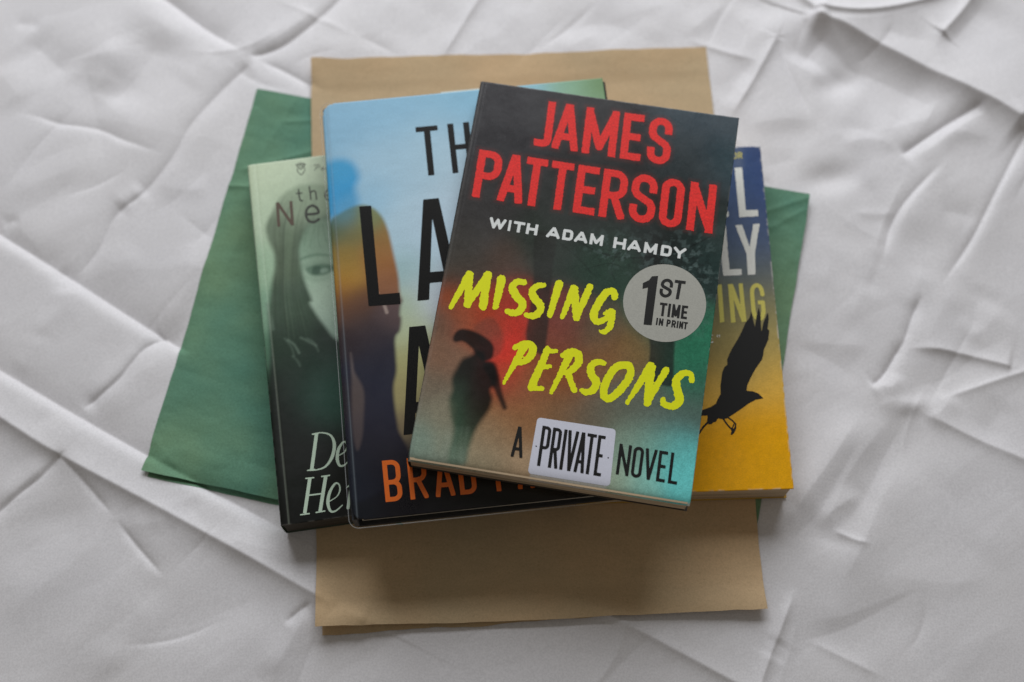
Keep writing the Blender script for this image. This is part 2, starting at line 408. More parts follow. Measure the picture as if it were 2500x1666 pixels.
# upper right
fold(Q3, [(600, 80), (660, 104), (760, 140), (960, 240), (1160, 345), (1330, 430), (1450, 490), (1570, 570)], 9.5, 160, 48, 1, t0=.04, t1=.04)
fold(Q3, [(560, 300), (640, 200), (700, 150)], -4.0, 22, 40, 0)
fold(Q3, [(660, 250), (860, 330), (1050, 420), (1220, 520)], -5.5, 60, 80, 0)
fold(Q3, [(545, -30), (600, 30), (660, 62), (800, 75), (980, 52), (1130, 10), (1230, -40)], 4.0, 40, 12, 1, t0=.02, t1=0)
fold(Q3, [(620, 105), (760, 112), (900, 98), (1080, 55), (1220, 0)], 1.6, 10, 20, 0)
fold(Q3, [(560, 90), (620, 95), (690, 90)], 2.2, 12, 12, 0)
fold(Q3, [(1350, -40), (1290, 50), (1190, 165)][::-1], 4.6, 30, 34, 1, t0=.03, t1=0)
fold(Q3, [(1160, 210), (1240, 190), (1330, 90), (1420, -20)], -3.4, 26, 50, 0)
fold(Q3, [(900, 150), (1030, 180), (1170, 200)], -1.2, 20, 20, 0)
fold(Q3, [(240, 540), (320, 410), (400, 270), (455, 165)], 2.8, 34, 16, 1, t1=.02)
fold(Q3, [(455, 165), (500, 290), (560, 420), (615, 545)], -1.8, 18, 16, 1, t0=.02)
fold(Q3, [(210, 480), (290, 350), (350, 270)], -1.4, 18, 26, 0)
fold(Q3, [(40, 180), (130, 210), (240, 245), (380, 280)], 1.2, 22, 12, 1)
fold(Q3, [(30, 180), (130, 90), (260, 0)], 1.2, 18, 18, 0)
fold(Q3, [(260, 110), (330, 90), (400, 150), (440, 180)], 1.2, 20, 30, 0)
fold(Q3, [(300, 570), (420, 545), (540, 535), (640, 560)], .9, 22, 14, 0)
fold(Q3, [(380, 760), (470, 730), (580, 720)], -.9, 18, 20, 0)
fold(Q3, [(1010, 700), (1100, 640), (1230, 555), (1380, 470)], -4.2, 18, 26, 1, t0=.1, t1=.1)
fold(Q3, [(1020, 725), (1120, 690), (1230, 610), (1330, 545), (1430, 500)], 2.6, 16, 22, 0)
fold(Q3, [(880, 600), (1040, 560), (1170, 540)], 1.8, 26, 26, 0)
fold(Q3, [(740, 660), (820, 630), (920, 630), (1000, 690)], 1.5, 18, 16, 0)
fold(Q3, [(700, 590), (800, 575), (930, 610)], -.8, 12, 16, 0)
fold(Q3, [(1150, 640), (1250, 600), (1340, 610), (1440, 630)], .9, 16, 14, 0)
fold(Q3, [(1540, 560), (1580, 540)], 1.5, 20, 20, 0)
fold(Q3, [(930, 1190), (950, 1090), (980, 1000), (1050, 890), (1200, 730)], -2.6, 22, 12, 1)
fold(Q3, [(990, 1080), (1060, 920), (1180, 790), (1260, 700)], 1.6, 22, 26, 0)
fold(Q3, [(1180, 1300), (1240, 1220), (1340, 1070), (1450, 850), (1580, 600)], -2.4, 20, 12, 1, t1=0)
fold(Q3, [(1280, 1180), (1380, 1020), (1480, 830), (1570, 660)], 1.6, 20, 26, 0)
fold(Q3, [(840, 780), (890, 890), (930, 1010), (950, 1080)], -1.3, 14, 14, 0)
fold(Q3, [(800, 960), (900, 965), (1000, 955)], .6, 8, 8, 0)
fold(Q3, [(1180, 950), (1270, 960), (1360, 990)], -1.0, 16, 14, 0)
fold(Q3, [(860, 1340), (900, 1230), (940, 1130)], -1.2, 20, 20, 0)
fold(Q3, [(760, 1500), (820, 1360), (880, 1200), (900, 1080)], 1.4, 26, 26, 0)
fold(Q3, [(640, 1330), (700, 1180), (760, 1060)], .9, 30, 26, 0)
fold(Q3, [(1100, 1600), (1180, 1430), (1280, 1250)], 1.4, 30, 28, 0)
fold(Q3, [(1400, 1280), (1350, 1400), (1300, 1500)][::-1], -1.2, 26, 30, 0)
fold(Q3, [(1480, 1380), (1400, 1470), (1300, 1540)][::-1], 1.4, 30, 26, 0)
fold(Q3, [(1020, 1580), (1060, 1450), (1110, 1320)], -2.8, 18, 14, 1)
fold(Q3, [(1030, 1400), (1080, 1300), (1120, 1200)], .9, 18, 18, 0)
blob(Q3, 720, 370, 40, 24, 20, -2.4); blob(Q3, 700, 800, 52, 28, 15, -3.6); blob(Q3, 530, 620, 50, 40, 20, -1.4)
blob(Q3, 780, 470, 50, 30, 60, 1.4); blob(Q3, 1120, 1100, 50, 36, 40, -1.2); blob(Q3, 420, 20, 70, 40, 10, -2.2)
blob(Q3, 1300, 820, 60, 44, 60, 1.0); blob(Q3, 540, 220, 24, 40, 10, -1.2)
# lower right
fold(Q4, [(880, 235), (940, 180), (1000, 80), (1040, 10)], -3.2, 16, 14, 1, t0=.1)
fold(Q4, [(860, 225), (920, 235), (980, 235), (1000, 170)], 1.8, 14, 12, 0)
fold(Q4, [(500, 30), (640, 90), (760, 160), (880, 235)], -1.4, 34, 20, 0)
fold(Q4, [(530, 20), (700, 45), (900, 55)], .8, 16, 14, 0)
fold(Q4, [(1030, 62), (1180, 70), (1330, 100), (1510, 150)], 2.6, 40, 16, 1, t1=.05)
fold(Q4, [(1000, 250), (1100, 230), (1230, 190), (1400, 60), (1520, 20)], -1.6, 26, 26, 0)
fold(Q4, [(1180, 300), (1340, 245), (1490, 195), (1600, 160)], 1.8, 16, 24, 1, t1=0)
fold(Q4, [(1120, 390), (1190, 350), (1250, 270)], 1.8, 16, 16, 0)
fold(Q4, [(900, 330), (990, 305), (1080, 310)], 1.4, 16, 16, 0)
fold(Q4, [(1060, 310), (1130, 365), (1230, 415), (1360, 480), (1570, 570), (1680, 620)], 2.4, 44, 24, 1, t1=0)
fold(Q4, [(480, 890), (560, 760), (700, 560), (780, 440), (850, 340)], 3.4, 24, 22, 0)
fold(Q4, [(640, 900), (720, 760), (770, 640), (880, 480), (1000, 350)], 2.6, 26, 26, 0)
fold(Q4, [(470, 990), (540, 910), (640, 810), (730, 650), (800, 520), (860, 400)], -1.5, 18, 18, 0)
fold(Q4, [(740, 900), (850, 740), (920, 590), (1000, 450), (1080, 350)], -2.7, 26, 30, 0)
fold(Q4, [(700, 1200), (790, 1050), (870, 880), (940, 720), (1040, 560)], 2.6, 26, 28, 0)
fold(Q4, [(640, 880), (700, 800), (790, 740), (830, 700)], 1.6, 14, 14, 0)
fold(Q4, [(700, 880), (800, 930), (880, 950)], 1.2, 10, 10, 1)
fold(Q4, [(560, 900), (700, 930), (820, 980)], -.7, 14, 14, 0)
fold(Q4, [(420, 930), (470, 850), (540, 770)], .8, 24, 20, 0)
fold(Q4, [(370, 1600), (400, 1510), (460, 1350), (540, 1140)], 3.0, 20, 18, 1, t0=0)
fold(Q4, [(480, 1400), (620, 1370), (800, 1310), (1000, 1200), (1150, 1140)], -2.6, 30, 36, 0)
fold(Q4, [(560, 1300), (750, 1270), (960, 1190), (1130, 1120)], 1.6, 30, 26, 0)
fold(Q4, [(580, 1370), (740, 1450), (960, 1560)], 1.0, 20, 16, 1)
fold(Q4, [(470, 1370), (420, 1470)][::-1], -1.0, 16, 16, 0)
fold(Q4, [(900, 1080), (1100, 1110), (1250, 1120), (1450, 1080)], .7, 26, 18, 0)
fold(Q4, [(1190, 700), (1300, 590), (1450, 490)], .9, 30, 30, 0)
fold(Q4, [(1280, 560), (1400, 470), (1540, 400)], -.8, 30, 30, 0)
fold(Q4, [(1340, 1000), (1450, 880), (1570, 740)], .8, 34, 34, 0)
fold(Q4, [(1150, 1480), (1350, 1380), (1570, 1300)], .8, 40, 34, 0)
fold(Q4, [(1360, 480), (1440, 380), (1500, 300)], -1.0, 20, 24, 0)
blob(Q4, 1100, 460, 40, 60, -20, -1.2); blob(Q4, 1070, 320, 30, 14, 10, 1.6); blob(Q4, 760, 480, 60, 40, 50, .8)
# top middle
fold(C0, [(1070, 160), (1100, 110), (1150, 30), (1190, -30)], 2.0, 20, 16, 1, t1=0)
fold(C0, [(1170, 130), (1240, 60), (1280, 0)], .9, 26, 26, 0)
fold(C0, [(880, 100), (930, 40), (970, -30)], 1.0, 34, 34, 0)
fold(C0, [(990, 130), (1050, 60), (1090, 0)], -.9, 34, 30, 0)
fold(C0, [(1360, 125), (1420, 100), (1470, 80)], 1.1, 16, 18, 0)
fold(C0, [(1330, 110), (1400, 70), (1500, 60), (1580, 100)], -1.4, 26, 26, 0)
fold(C0, [(1590, 110), (1620, 60), (1650, -10)], 1.0, 26, 26, 0)
fold(C0, [(1480, 60), (1560, 30), (1640, 10)], .9, 26, 24, 0)
fold(C0, [(760, 140), (860, 120), (960, 130)], .6, 24, 24, 0)

# many faint handling creases, mostly along the two ways the cloth was folded
rc = random.Random(12)
for i in range(190):
    cx, cy = rc.uniform(-420, 420), rc.uniform(-280, 390); L = rc.uniform(25, 85)
    a = math.radians(rc.choice((56, 60, 64, 52, -32, -30, 20, 80)) + rc.uniform(-12, 12)); bnd = rc.uniform(-.16, .16) * L
    c_, s_ = math.cos(a), math.sin(a)
    P = [np.array([cx + c_ * L * t - s_ * bnd * (1 - 4 * t * t), cy + s_ * L * t + c_ * bnd * (1 - 4 * t * t)]) for t in (-.5, -.25, 0, .25, .5)]
    F.append((smooth_path(P, 4), rc.choice((-1, 1, -1)) * rc.uniform(.25, .8), rc.uniform(1.4, 6.0), rc.uniform(1.4, 6.0), 1, .45, .45))

def heights(X, Y, keep):
    """Height of the cloth in millimetres at points in millimetres; keep: 1 in the open, 0 deep under the papers."""
    Z = np.zeros(X.shape)
    for f in F:
        if f[4] == 'blob':
            p, h, rx, ry, _, a, _ = f
            dx, dy = X - p[0], Y - p[1]; u = dx * math.cos(a) + dy * math.sin(a); v = -dx * math.sin(a) + dy * math.cos(a)
            Z += h * np.exp(-.5 * ((u / rx) ** 2 + (v / ry) ** 2)); continue
        P, h, sl, sr, sharp, t0, t1 = f
        A = np.array(P); pad = 5 * max(sl, sr)
        m = (X > A[:, 0].min() - pad) & (X < A[:, 0].max() + pad) & (Y > A[:, 1].min() - pad) & (Y < A[:, 1].max() + pad)
        idx = np.nonzero(m)
        if not len(idx[0]): continue
        x, y = X[idx], Y[idx]
        best = np.full(x.shape, 1e9); sd = np.zeros(x.shape); al = np.zeros(x.shape)
        lens = np.hypot(*np.diff(A, axis=0).T); tot = lens.sum(); acc = 0
        for i in range(len(A) - 1):
            dd, t, side, L = seg_dist(x, y, A[i], A[i + 1])
            k = dd < best
            best = np.where(k, dd, best); sd = np.where(k, np.sign(side), sd); al = np.where(k, (acc + np.clip(t, 0, 1) * L) / tot, al)
            acc += L
        s = np.where(sd > 0, sl, sr)
        if sharp: g = np.exp(-(np.sqrt(best ** 2 + .2 ** 2) - .2) / s * 1.25)
        else: g = .75 * np.exp(-.5 * (best / (1.45 * s)) ** 2) + .25 * np.exp(-best / s)
        tp = np.ones(x.shape)
        if t0: tp *= sst(-.02, t0, al)
        if t1: tp *= sst(-.02, t1, 1 - al)
        Z[idx] += h * g * tp
    wx = X + 8 * vnoise(X / 40, Y / 40, 3); wy = Y + 8 * vnoise(X / 40 + 9, Y / 40, 4)
    Z *= .86
    Z += 1.2 * fbm(wx / 95, wy / 95, 11, 2)
    u = wx * .55 - wy * .83; v = wx * .83 + wy * .55
    Z += 1.15 * np.abs(fbm(u / 70 + 3, v / 150, 23, 2)) - 1.0 * np.abs(fbm(wx / 85 + 7, wy / 75, 27, 2)) + .35 * np.abs(fbm(u / 22, v / 80, 29, 2))
    Z += .08 * fbm(u / 16, v / 60, 21, 2) + .06 * fbm(u / 5, v / 16, 31, 2) + .04 * fbm(v / 7, u / 20, 41, 2)
    return Z * keep

GREEN = [at(630, 217), at(1975, 482), at(1820, 1462), at(350, 1152)]
BROWN = [at(762, 152), at(1724, 122), at(1870, 1490), at(775, 1538)]
def keep_mask(X, Y):
    d1 = poly_sdf(X, Y, [p * 1000 for p in GREEN]); d2 = poly_sdf(X, Y, [p * 1000 for p in BROWN])
    d = np.minimum(d1, d2)
    return .02 + .98 * sst(-16, 3, d)
def cloth(X, Y): return heights(X, Y, keep_mask(X, Y))

x0, x1, y0, y1 = -430, 430, -290, 400
nx, ny = 1189, 954
gx, gy = np.meshgrid(np.linspace(x0, x1, nx), np.linspace(y0, y1, ny))
CZ = cloth(gx, gy)
sheet = mesh_obj('bed_sheet', np.stack([gx, gy, CZ], -1).reshape(-1, 3) * .001, grid_faces(nx, ny), fabric_mat())
tag(sheet, kind='structure', label='crumpled white cotton bed sheet under the books and papers', cat='bed sheet')

def sample_cloth(X, Y):
    """Cloth height (mm), from the finished grid."""
    fx = (X - x0) / (x1 - x0) * (nx - 1); fy = (Y - y0) / (y1 - y0) * (ny - 1)
    ix = np.clip(fx.astype(int), 0, nx - 2); iy = np.clip(fy.astype(int), 0, ny - 2); a = fx - ix; b = fy - iy
    return (CZ[iy, ix] * (1 - a) + CZ[iy, ix + 1] * a) * (1 - b) + (CZ[iy + 1, ix] * (1 - a) + CZ[iy + 1, ix + 1] * a) * b

# ------------------------------------------------------------------ papers
def paper(name, quad, n, mat, parent, lift, edge=0.0, extra=None, seed=1):
    """A sheet with corners TL, TR, BR, BL (metres), laid over the cloth; lift in mm."""
    U, V = np.meshgrid(np.linspace(0, 1, n), np.linspace(0, 1, n))
    TL, TR, BR, BL = [np.asarray(q) * 1000 for q in quad]
    P = ((1 - U) * (1 - V))[..., None] * BL + (U * (1 - V))[..., None] * BR + (U * V)[..., None] * TR + ((1 - U) * V)[..., None] * TL
    X, Y = P[..., 0], P[..., 1]
    if edge:                                        # slightly uneven cut
        X = X + edge * fbm(V * 9, U * 3, seed, 3) * (np.exp(-U * 12) + np.exp(-(1 - U) * 12))
        Y = Y + edge * fbm(U * 9, V * 3, seed + 5, 3) * (np.exp(-V * 12) + np.exp(-(1 - V) * 12))
    Z = sample_cloth(X, Y) + lift
    if extra is not None: Z = Z + extra(U, V, X, Y)
    return mesh_obj(name, np.stack([X, Y, Z], -1).reshape(-1, 3) * .001, grid_faces(n, n), mat, parent)

def empty(name, loc=(0, 0, 0), rz=0.0):
    o = bpy.data.objects.new(name, None); COL.objects.link(o); o.location = loc; o.rotation_euler = (0, 0, rz); o.empty_display_size = .02
    return o

green_m = paper_mat('green paper', (0.145, 0.285, 0.185), .14, .30)
brown_m = paper_mat('kraft paper', (0.600, 0.430, 0.255), .08, .07)

gp = empty('green_paper'); tag(gp, 'creased green paper sheet lying flat on the bed under the brown paper', 'paper', 'paper sheets under the books')
def green_creases(U, V, X, Y):
    z = .9 * np.abs(fbm(U * 7 + V * 2, V * 9, 51, 3)) + .2 * fbm(U * 30, V * 30, 55, 3)
    for (a, b, h, s) in (((560, 455), (770, 470), 1.0, 1.6), ((600, 415), (770, 370), .8, 1.6), ((650, 455), (780, 400), .7, 1.5), ((640, 380), (720, 250), .5, 2),
                         ((700, 300), (780, 296), .6, 1.2), ((1870, 520), (1975, 490), .8, 2.0), ((1880, 560), (1960, 520), .6, 1.5), ((520, 720), (600, 560), .4, 3),
                         ((420, 1100), (470, 900), .35, 4), ((1900, 700), (1940, 600), .4, 3), ((380, 1080), (450, 1160), .4, 3)):
        dd, t, _, _ = seg_dist(X, Y, at(*a) * 1000, at(*b) * 1000); z = z + h * np.exp(-dd / s)
    z = z + 3.2 * np.exp(-((1 - U) * 9)) * np.exp(-((1 - V) * 6)) + 2.0 * sst(.12, 0, V) * (1 - U) ** 2
    return z
paper('upper_layer', GREEN, 280, green_m, gp, .55, .9, green_creases, 2)
paper('lower_layer', [at(640, 235), at(1968, 500), at(1816, 1478), at(368, 1167)], 200, green_m, gp, .25, 1.6, None, 9)

bp_ = empty('brown_paper'); tag(bp_, 'plain brown kraft paper sheet under all four books', 'paper', 'paper sheets under the books')
def brown_wave(U, V, X, Y):
    z = .5 * fbm(U * 4, V * 5, 61, 3) + .06 * fbm(U * 40, V * 40, 63, 2)
    z = z + 5.5 * np.exp(-(U * 5.0)) * sst(.10, 0, V) + 3.2 * np.exp(-((1 - U) * 6)) * sst(.08, 0, V) + 1.2 * sst(.05, 0, V)
    z = z + 2.0 * sst(.93, 1, V) * (.6 + .4 * np.sin(U * 9 + 1)) + 1.6 * sst(.06, 0, U) * sst(.6, 1, V)
    z = z + .2 * np.exp(-((V - .955) / .012) ** 2)
    return z
paper('upper_layer', BROWN, 260, brown_m, bp_, 1.3, .9, brown_wave, 3)
paper('lower_layer', [at(768, 160), at(1718, 130), at(1858, 1482), at(786, 1554)], 160, brown_m, bp_, .95, 1.2, None, 13)

# ------------------------------------------------------------------ books
class Book:
    """A book lying on the bed: corner pixels of its front cover give its place; sizes in mm."""
    def __init__(s, name, label, bottom, top, ang, w, h, corner_px, corner):
        s.zb, s.zt, s.w, s.h, s.ang = bottom, top, w, h, math.radians(ang)
        s.T = top - bottom
        c, n = math.cos(s.ang), math.sin(s.ang)
        s.ex, s.ey = np.array([c, n]), np.array([-n, c])
        p = at(*corner_px, top * .001) * 1000
        ox, oy = {'TL': (0, h), 'TR': (w, h), 'BL': (0, 0), 'BR': (w, 0)}[corner]
        s.o = p - s.ex * ox - s.ey * oy
        s.root = empty(name, (*(s.o * .001), bottom * .001), s.ang); tag(s.root, label, 'book', 'books piled on the bed')
        s.surf = lambda u, v: np.zeros(np.shape(u))
    def loc(s, px, py):
        d = at(px, py, s.zt * .001) * 1000 - s.o
        return np.array([d @ s.ex, d @ s.ey])
    def pts(s, c, L): return [s.loc(*c(*p)) for p in L]
    def k(s): return 1000 * (CAM_H - s.zt * .001) / FPX / math.cos(TILT)   # mm per photograph pixel on the cover

def cover_grid(b, step, art, mat, name='front_cover', keep_fn=None, parent=None, thick=.0003):
    nx_, ny_ = int(b.w / step) + 1, int(b.h / step) + 1
    U, V = np.meshgrid(np.linspace(0, b.w, nx_), np.linspace(0, b.h, ny_))
    col = art(U, V)
    Z = b.T + b.surf(U, V)
    keep = None
    if keep_fn is not None:
        k = keep_fn(U, V); keep = k[:-1, :-1] & k[1:, 1:] & k[1:, :-1] & k[:-1, 1:]
    o = mesh_obj(name, np.stack([U, V, Z], -1).reshape(-1, 3) * .001, grid_faces(nx_, ny_, keep), mat, parent or b.root, cols=np.clip(col, 0, .94).reshape(-1, 3))
    if thick:
        m = o.modifiers.new('thickness', 'SOLIDIFY'); m.thickness = thick; m.offset = -1
    return o

def printed(name, b, sdf_fn, lo, hi, mat, parent, lift=.07, step=.25):
    """Turn a shape given by a distance function into a flat mesh on the cover (marching squares)."""
    lo = np.maximum(np.asarray(lo, float), .3); hi = np.minimum(np.asarray(hi, float), (b.w - .3, b.h - .3))
    nx_, ny_ = int((hi[0] - lo[0]) / step) + 2, int((hi[1] - lo[1]) / step) + 2
    xs = lo[0] + np.arange(nx_) * step; ys = lo[1] + np.arange(ny_) * step
    U, V = np.meshgrid(xs, ys); s = sdf_fn(U, V)
    s[0, :] = np.maximum(s[0, :], .01); s[-1, :] = np.maximum(s[-1, :], .01); s[:, 0] = np.maximum(s[:, 0], .01); s[:, -1] = np.maximum(s[:, -1], .01)
    ins = s < 0; cnt = ins[:-1, :-1].astype(int) + ins[1:, :-1] + ins[:-1, 1:] + ins[1:, 1:]
    verts, faces, ids = [], [], {}
    def vid(key, x, y):
        if key not in ids: ids[key] = len(verts); verts.append((x, y))
        return ids[key]
    for j, i in zip(*np.nonzero(cnt)):
        cs = [(j, i), (j, i + 1), (j + 1, i + 1), (j + 1, i)]; poly = []
        for k in range(4):
            p, q = cs[k], cs[(k + 1) % 4]; sp, sq = s[p], s[q]
            if sp < 0: poly.append(vid(p, xs[p[1]], ys[p[0]]))
            if (sp < 0) != (sq < 0):
                t = sp / (sp - sq); key = (p, q) if p < q else (q, p)
                poly.append(vid(key, xs[p[1]] + t * (xs[q[1]] - xs[p[1]]), ys[p[0]] + t * (ys[q[0]] - ys[p[0]])))
        if len(poly) > 2: faces.append(poly)
    v = np.array(verts); z = b.T + b.surf(v[:, 0], v[:, 1]) + lift
    return mesh_obj(name, np.column_stack([v, z]) * .001, faces, mat, parent, smooth=True)

def bounds(pts, pad):
    A = np.array(pts); return A.min(0) - pad, A.max(0) + pad

def field(b, U, V, ctrl):
    """Soft colour field from control points (px, py, colour, radius px)."""
    num = np.zeros(U.shape + (3,)); den = np.zeros(U.shape) + 1e-9; k = b.k()
    for (px, py, c, r) in ctrl:
        p = b.loc(px, py); d2 = ((U - p[0]) ** 2 + (V - p[1]) ** 2) / (r * k) ** 2
        wt = np.exp(-.5 * d2) + 1e-5 / (1 + d2); num += wt[..., None] * ink(*c); den += wt
    return num / den[..., None]
def over(C, a, col):
    a = np.clip(a, 0, 1)[..., None]; return C * (1 - a) + np.asarray(col) * a
def soft(b, U, V, pts_px, blur, c=C0, curve=True):
    P = b.pts(c, pts_px)
    if curve: P = smooth_path(P, 5, True)
    return sst(blur * b.k(), -blur * b.k(), poly_sdf(U, V, P))
def softline(b, U, V, pts_px, rad, blur, c=C0):
    P = b.pts(c, pts_px); k = b.k()
    if len(P) > 2: P = smooth_path(P, 5)
    R = [r * k for r in rad] if hasattr(rad, '__len__') else rad * k
    if hasattr(rad, '__len__'): R = list(np.interp(np.linspace(0, 1, len(P)), np.linspace(0, 1, len(rad)), R))
    return sst(blur * k, -blur * k, stroke_sdf(U, V, P, R))
def scuff(b, C, U, V, edge_mm, amount, seed, tint=(214, 212, 206)):
    d = np.minimum(np.minimum(U, b.w - U), np.minimum(V, b.h - V))
    n = fbm(U / 3, V / 3, seed, 3) + .5
    return over(C, sst(edge_mm, 0, d) * sst(.35, .8, n) * amount, ink(*tint))

def paperback(b, art, step, cover_m, page_m, spine_col, back_col, round_mm=2.2):
    cov = cover_grid(b, step, art, cover_m)
    T = b.T * .001; W, H = b.w * .001, b.h * .001
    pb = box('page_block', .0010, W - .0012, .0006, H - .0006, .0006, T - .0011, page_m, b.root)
    # spine: a rounded strip along the left edge
    n = 10; vs = []
    for yy in (0, H):
        for i in range(n + 1):
            a = math.pi * i / n; vs.append((.0002-.0003 * math.sin(a), yy, .0003 + (T - .0007) * (1 - math.cos(a)) / 2))
    fs = [(i, i + 1, n + 2 + i, n + 1 + i) for i in range(n)]
    mesh_obj('spine', vs, fs, spine_col, b.root)
    box('back_cover', 0, W, 0, H, 0, .0003, back_col, b.root)
    return cov

cream = pages_mat('cream pages', (0.66, 0.50, 0.33)); cream2 = pages_mat('white pages', (0.66, 0.60, 0.50))

# ---- yellow paperback with the flying bird
yb = Book('paperback_book', 'yellow and blue paperback with a black flying bird on its cover', 1.9, 22.0, 1.8, 107, 188, (1938, 1194), 'BR')
def yellow_art(U, V):
    C = field(yb, U, V, [(1830, 345, (44, 62, 106), 60), (1780, 420, (58, 84, 120), 70), (1870, 440, (48, 68, 118), 70), (1790, 560, (74, 92, 124), 60), (1870, 560, (70, 86, 118), 60),
                         (1780, 660, (86, 100, 108), 50), (1880, 670, (98, 106, 108), 50), (1770, 740, (120, 120, 92), 50), (1880, 750, (140, 136, 98), 50), (1750, 850, (152, 138, 88), 60),
                         (1880, 850, (176, 156, 92), 60), (1740, 960, (212, 172, 80), 50), (1900, 940, (232, 184, 78), 50), (1760, 1060, (250, 178, 14), 50), (1900, 1040, (252, 182, 20), 50),
                         (1780, 1160, (248, 178, 4), 60), (1920, 1160, (248, 180, 6), 60)])
    a = soft(yb, U, V, [(605, 80), (665, 80), (668, 275), (600, 290)], 14, C5, False) * .35
    C = over(C, a, ink(120, 130, 140))
    C = C * (1 + .10 * fbm(U / 2.2, V / 2.2, 71, 3))[..., None]
    C = scuff(yb, C, U, V, .9, .75, 72)
    return C
yc = paperback(yb, yellow_art, .5, print_mat('yellow cover print', .3, .25), cream, flat_mat('yellow spine', ink(60, 80, 110)), flat_mat('yellow back', ink(190, 150, 60)))
white_ink = flat_mat('white lettering', (.84, .85, .80), .4); yel_ink = flat_mat('yellow lettering', ink(206, 196, 96), .4); bird_ink = flat_mat('bird print', ink(34, 34, 33), .4)
def union_polys(b, c, polys):
    P = [b.pts(c, p) for p in polys]; A = sum(P, [])
    def f(U, V):
        D = np.full(U.shape, 1e9)
        for p in P: D = np.minimum(D, poly_sdf(U, V, p))
        return D
    return f, *bounds(A, 1)
f, lo, hi = union_polys(yb, C5, [[(605, 283), (665, 278), (692, 608), (785, 603), (788, 655), (643, 662)], [(450, 290), (505, 286), (535, 620), (560, 617), (562, 660), (486, 668)],
                                  [(610, 722), (663, 717), (722, 890), (748, 715), (800, 710), (762, 935), (767, 1100), (708, 1103), (697, 940)], [(485, 730), (540, 725), (568, 1062), (662, 1055), (662, 1105), (518, 1110)]])
def chipped(U, V, g=f):
    return g(U, V) + .35 * np.maximum(0, fbm(U / 2.2, V / 2.2, 77, 3)) * 1.2
printed('author_lettering', yb, chipped, lo, hi, white_ink, yc)
hwY = 16 * yb.k() * .3189
G5 = yb.pts(C5, [(822, 1262), (805, 1200), (772, 1182), (742, 1215), (745, 1300), (757, 1400), (785, 1440), (815, 1430), (828, 1380), (822, 1312), (785, 1315)])
fI, lo, hi = union_polys(yb, C5, [[(473, 1180), (507, 1175), (528, 1462), (495, 1470)], [(555, 1175), (588, 1172), (614, 1466), (580, 1470)], [(637, 1170), (668, 1167), (698, 1460), (664, 1464)], [(557, 1175), (593, 1172), (697, 1460), (662, 1464)]])
G5s = smooth_path(G5[:9], 5) + G5[9:]
printed('title_lettering', yb, lambda U, V: np.minimum(fI(U, V), stroke_sdf(U, V, G5s, hwY, 'flat')), *bounds(yb.pts(C5, [(440, 1150), (880, 1500)]), 1), yel_ink, yc)
printed('small_lettering', yb, lambda U, V: row_sdf(U, V, *yb.pts(C5, [(590, 216), (667, 211), (587, 167)]), [('O', 590, 625), ('R', 634, 667)], 4.2 * .3189 * yb.k()), *bounds(yb.pts(C5, [(570, 150), (690, 230)]), .5), yel_ink, yc, step=.15)
qf, lo, hi = union_polys(yb, C6, [[(432, 262), (444, 262), (444, 274), (432, 274)], [(422, 268), (436, 268), (436, 276), (422, 276)], [(470, 214), (478, 214), (478, 232), (472, 232)], [(486, 212), (495, 212), (493, 231), (487, 231)], [(424, 240), (437, 240), (437, 246), (424, 246)], [(424, 214), (440, 213), (440, 219), (424, 220)]])
printed('quote_lettering', yb, qf, lo, hi, white_ink, yc, step=.12)
birdP = yb.pts(C6, [(735, 32), (748, 95), (762, 150), (772, 80), (790, 2), (806, 60), (808, 130), (812, 195), (826, 120), (862, 37), (868, 95), (858, 165), (872, 182), (864, 250), (832, 325), (818, 400), (765, 475), (733, 535), (703, 600), (698, 643), (745, 645), (788, 662), (828, 700),
                     (770, 708), (715, 738), (650, 785), (570, 838), (545, 852), (525, 860), (480, 852), (462, 880), (440, 884), (432, 896), (408, 898), (395, 884), (400, 830), (350, 832), (290, 850), (250, 830), (300, 800), (370, 785), (425, 765), (462, 742), (480, 700), (500, 665), (498, 600), (512, 500), (528, 460), (552, 440), (548, 405), (575, 340), (648, 215), (688, 125), (718, 85)])
legs = [(yb.pts(C6, [(405, 880), (370, 915), (335, 965)]), 7), (yb.pts(C6, [(515, 850), (550, 900), (592, 945), (582, 972)]), 6), (yb.pts(C6, [(552, 842), (590, 870), (614, 895), (612, 930), (585, 945)]), 5.5), (yb.pts(C6, [(612, 925), (596, 960), (585, 970)]), 8), (yb.pts(C6, [(600, 900), (585, 940)]), 5)]
def bird(U, V):
    D = poly_sdf(U, V, birdP) + .12 * fbm(U / .8, V / .8, 81, 2)
    for p, r in legs: D = np.minimum(D, stroke_sdf(U, V, p, r * .3189 * yb.k()))
    return D
printed('bird_silhouette', yb, bird, *bounds(birdP + [q for p, _ in legs for q in p], 1), bird_ink, yc, lift=.11)

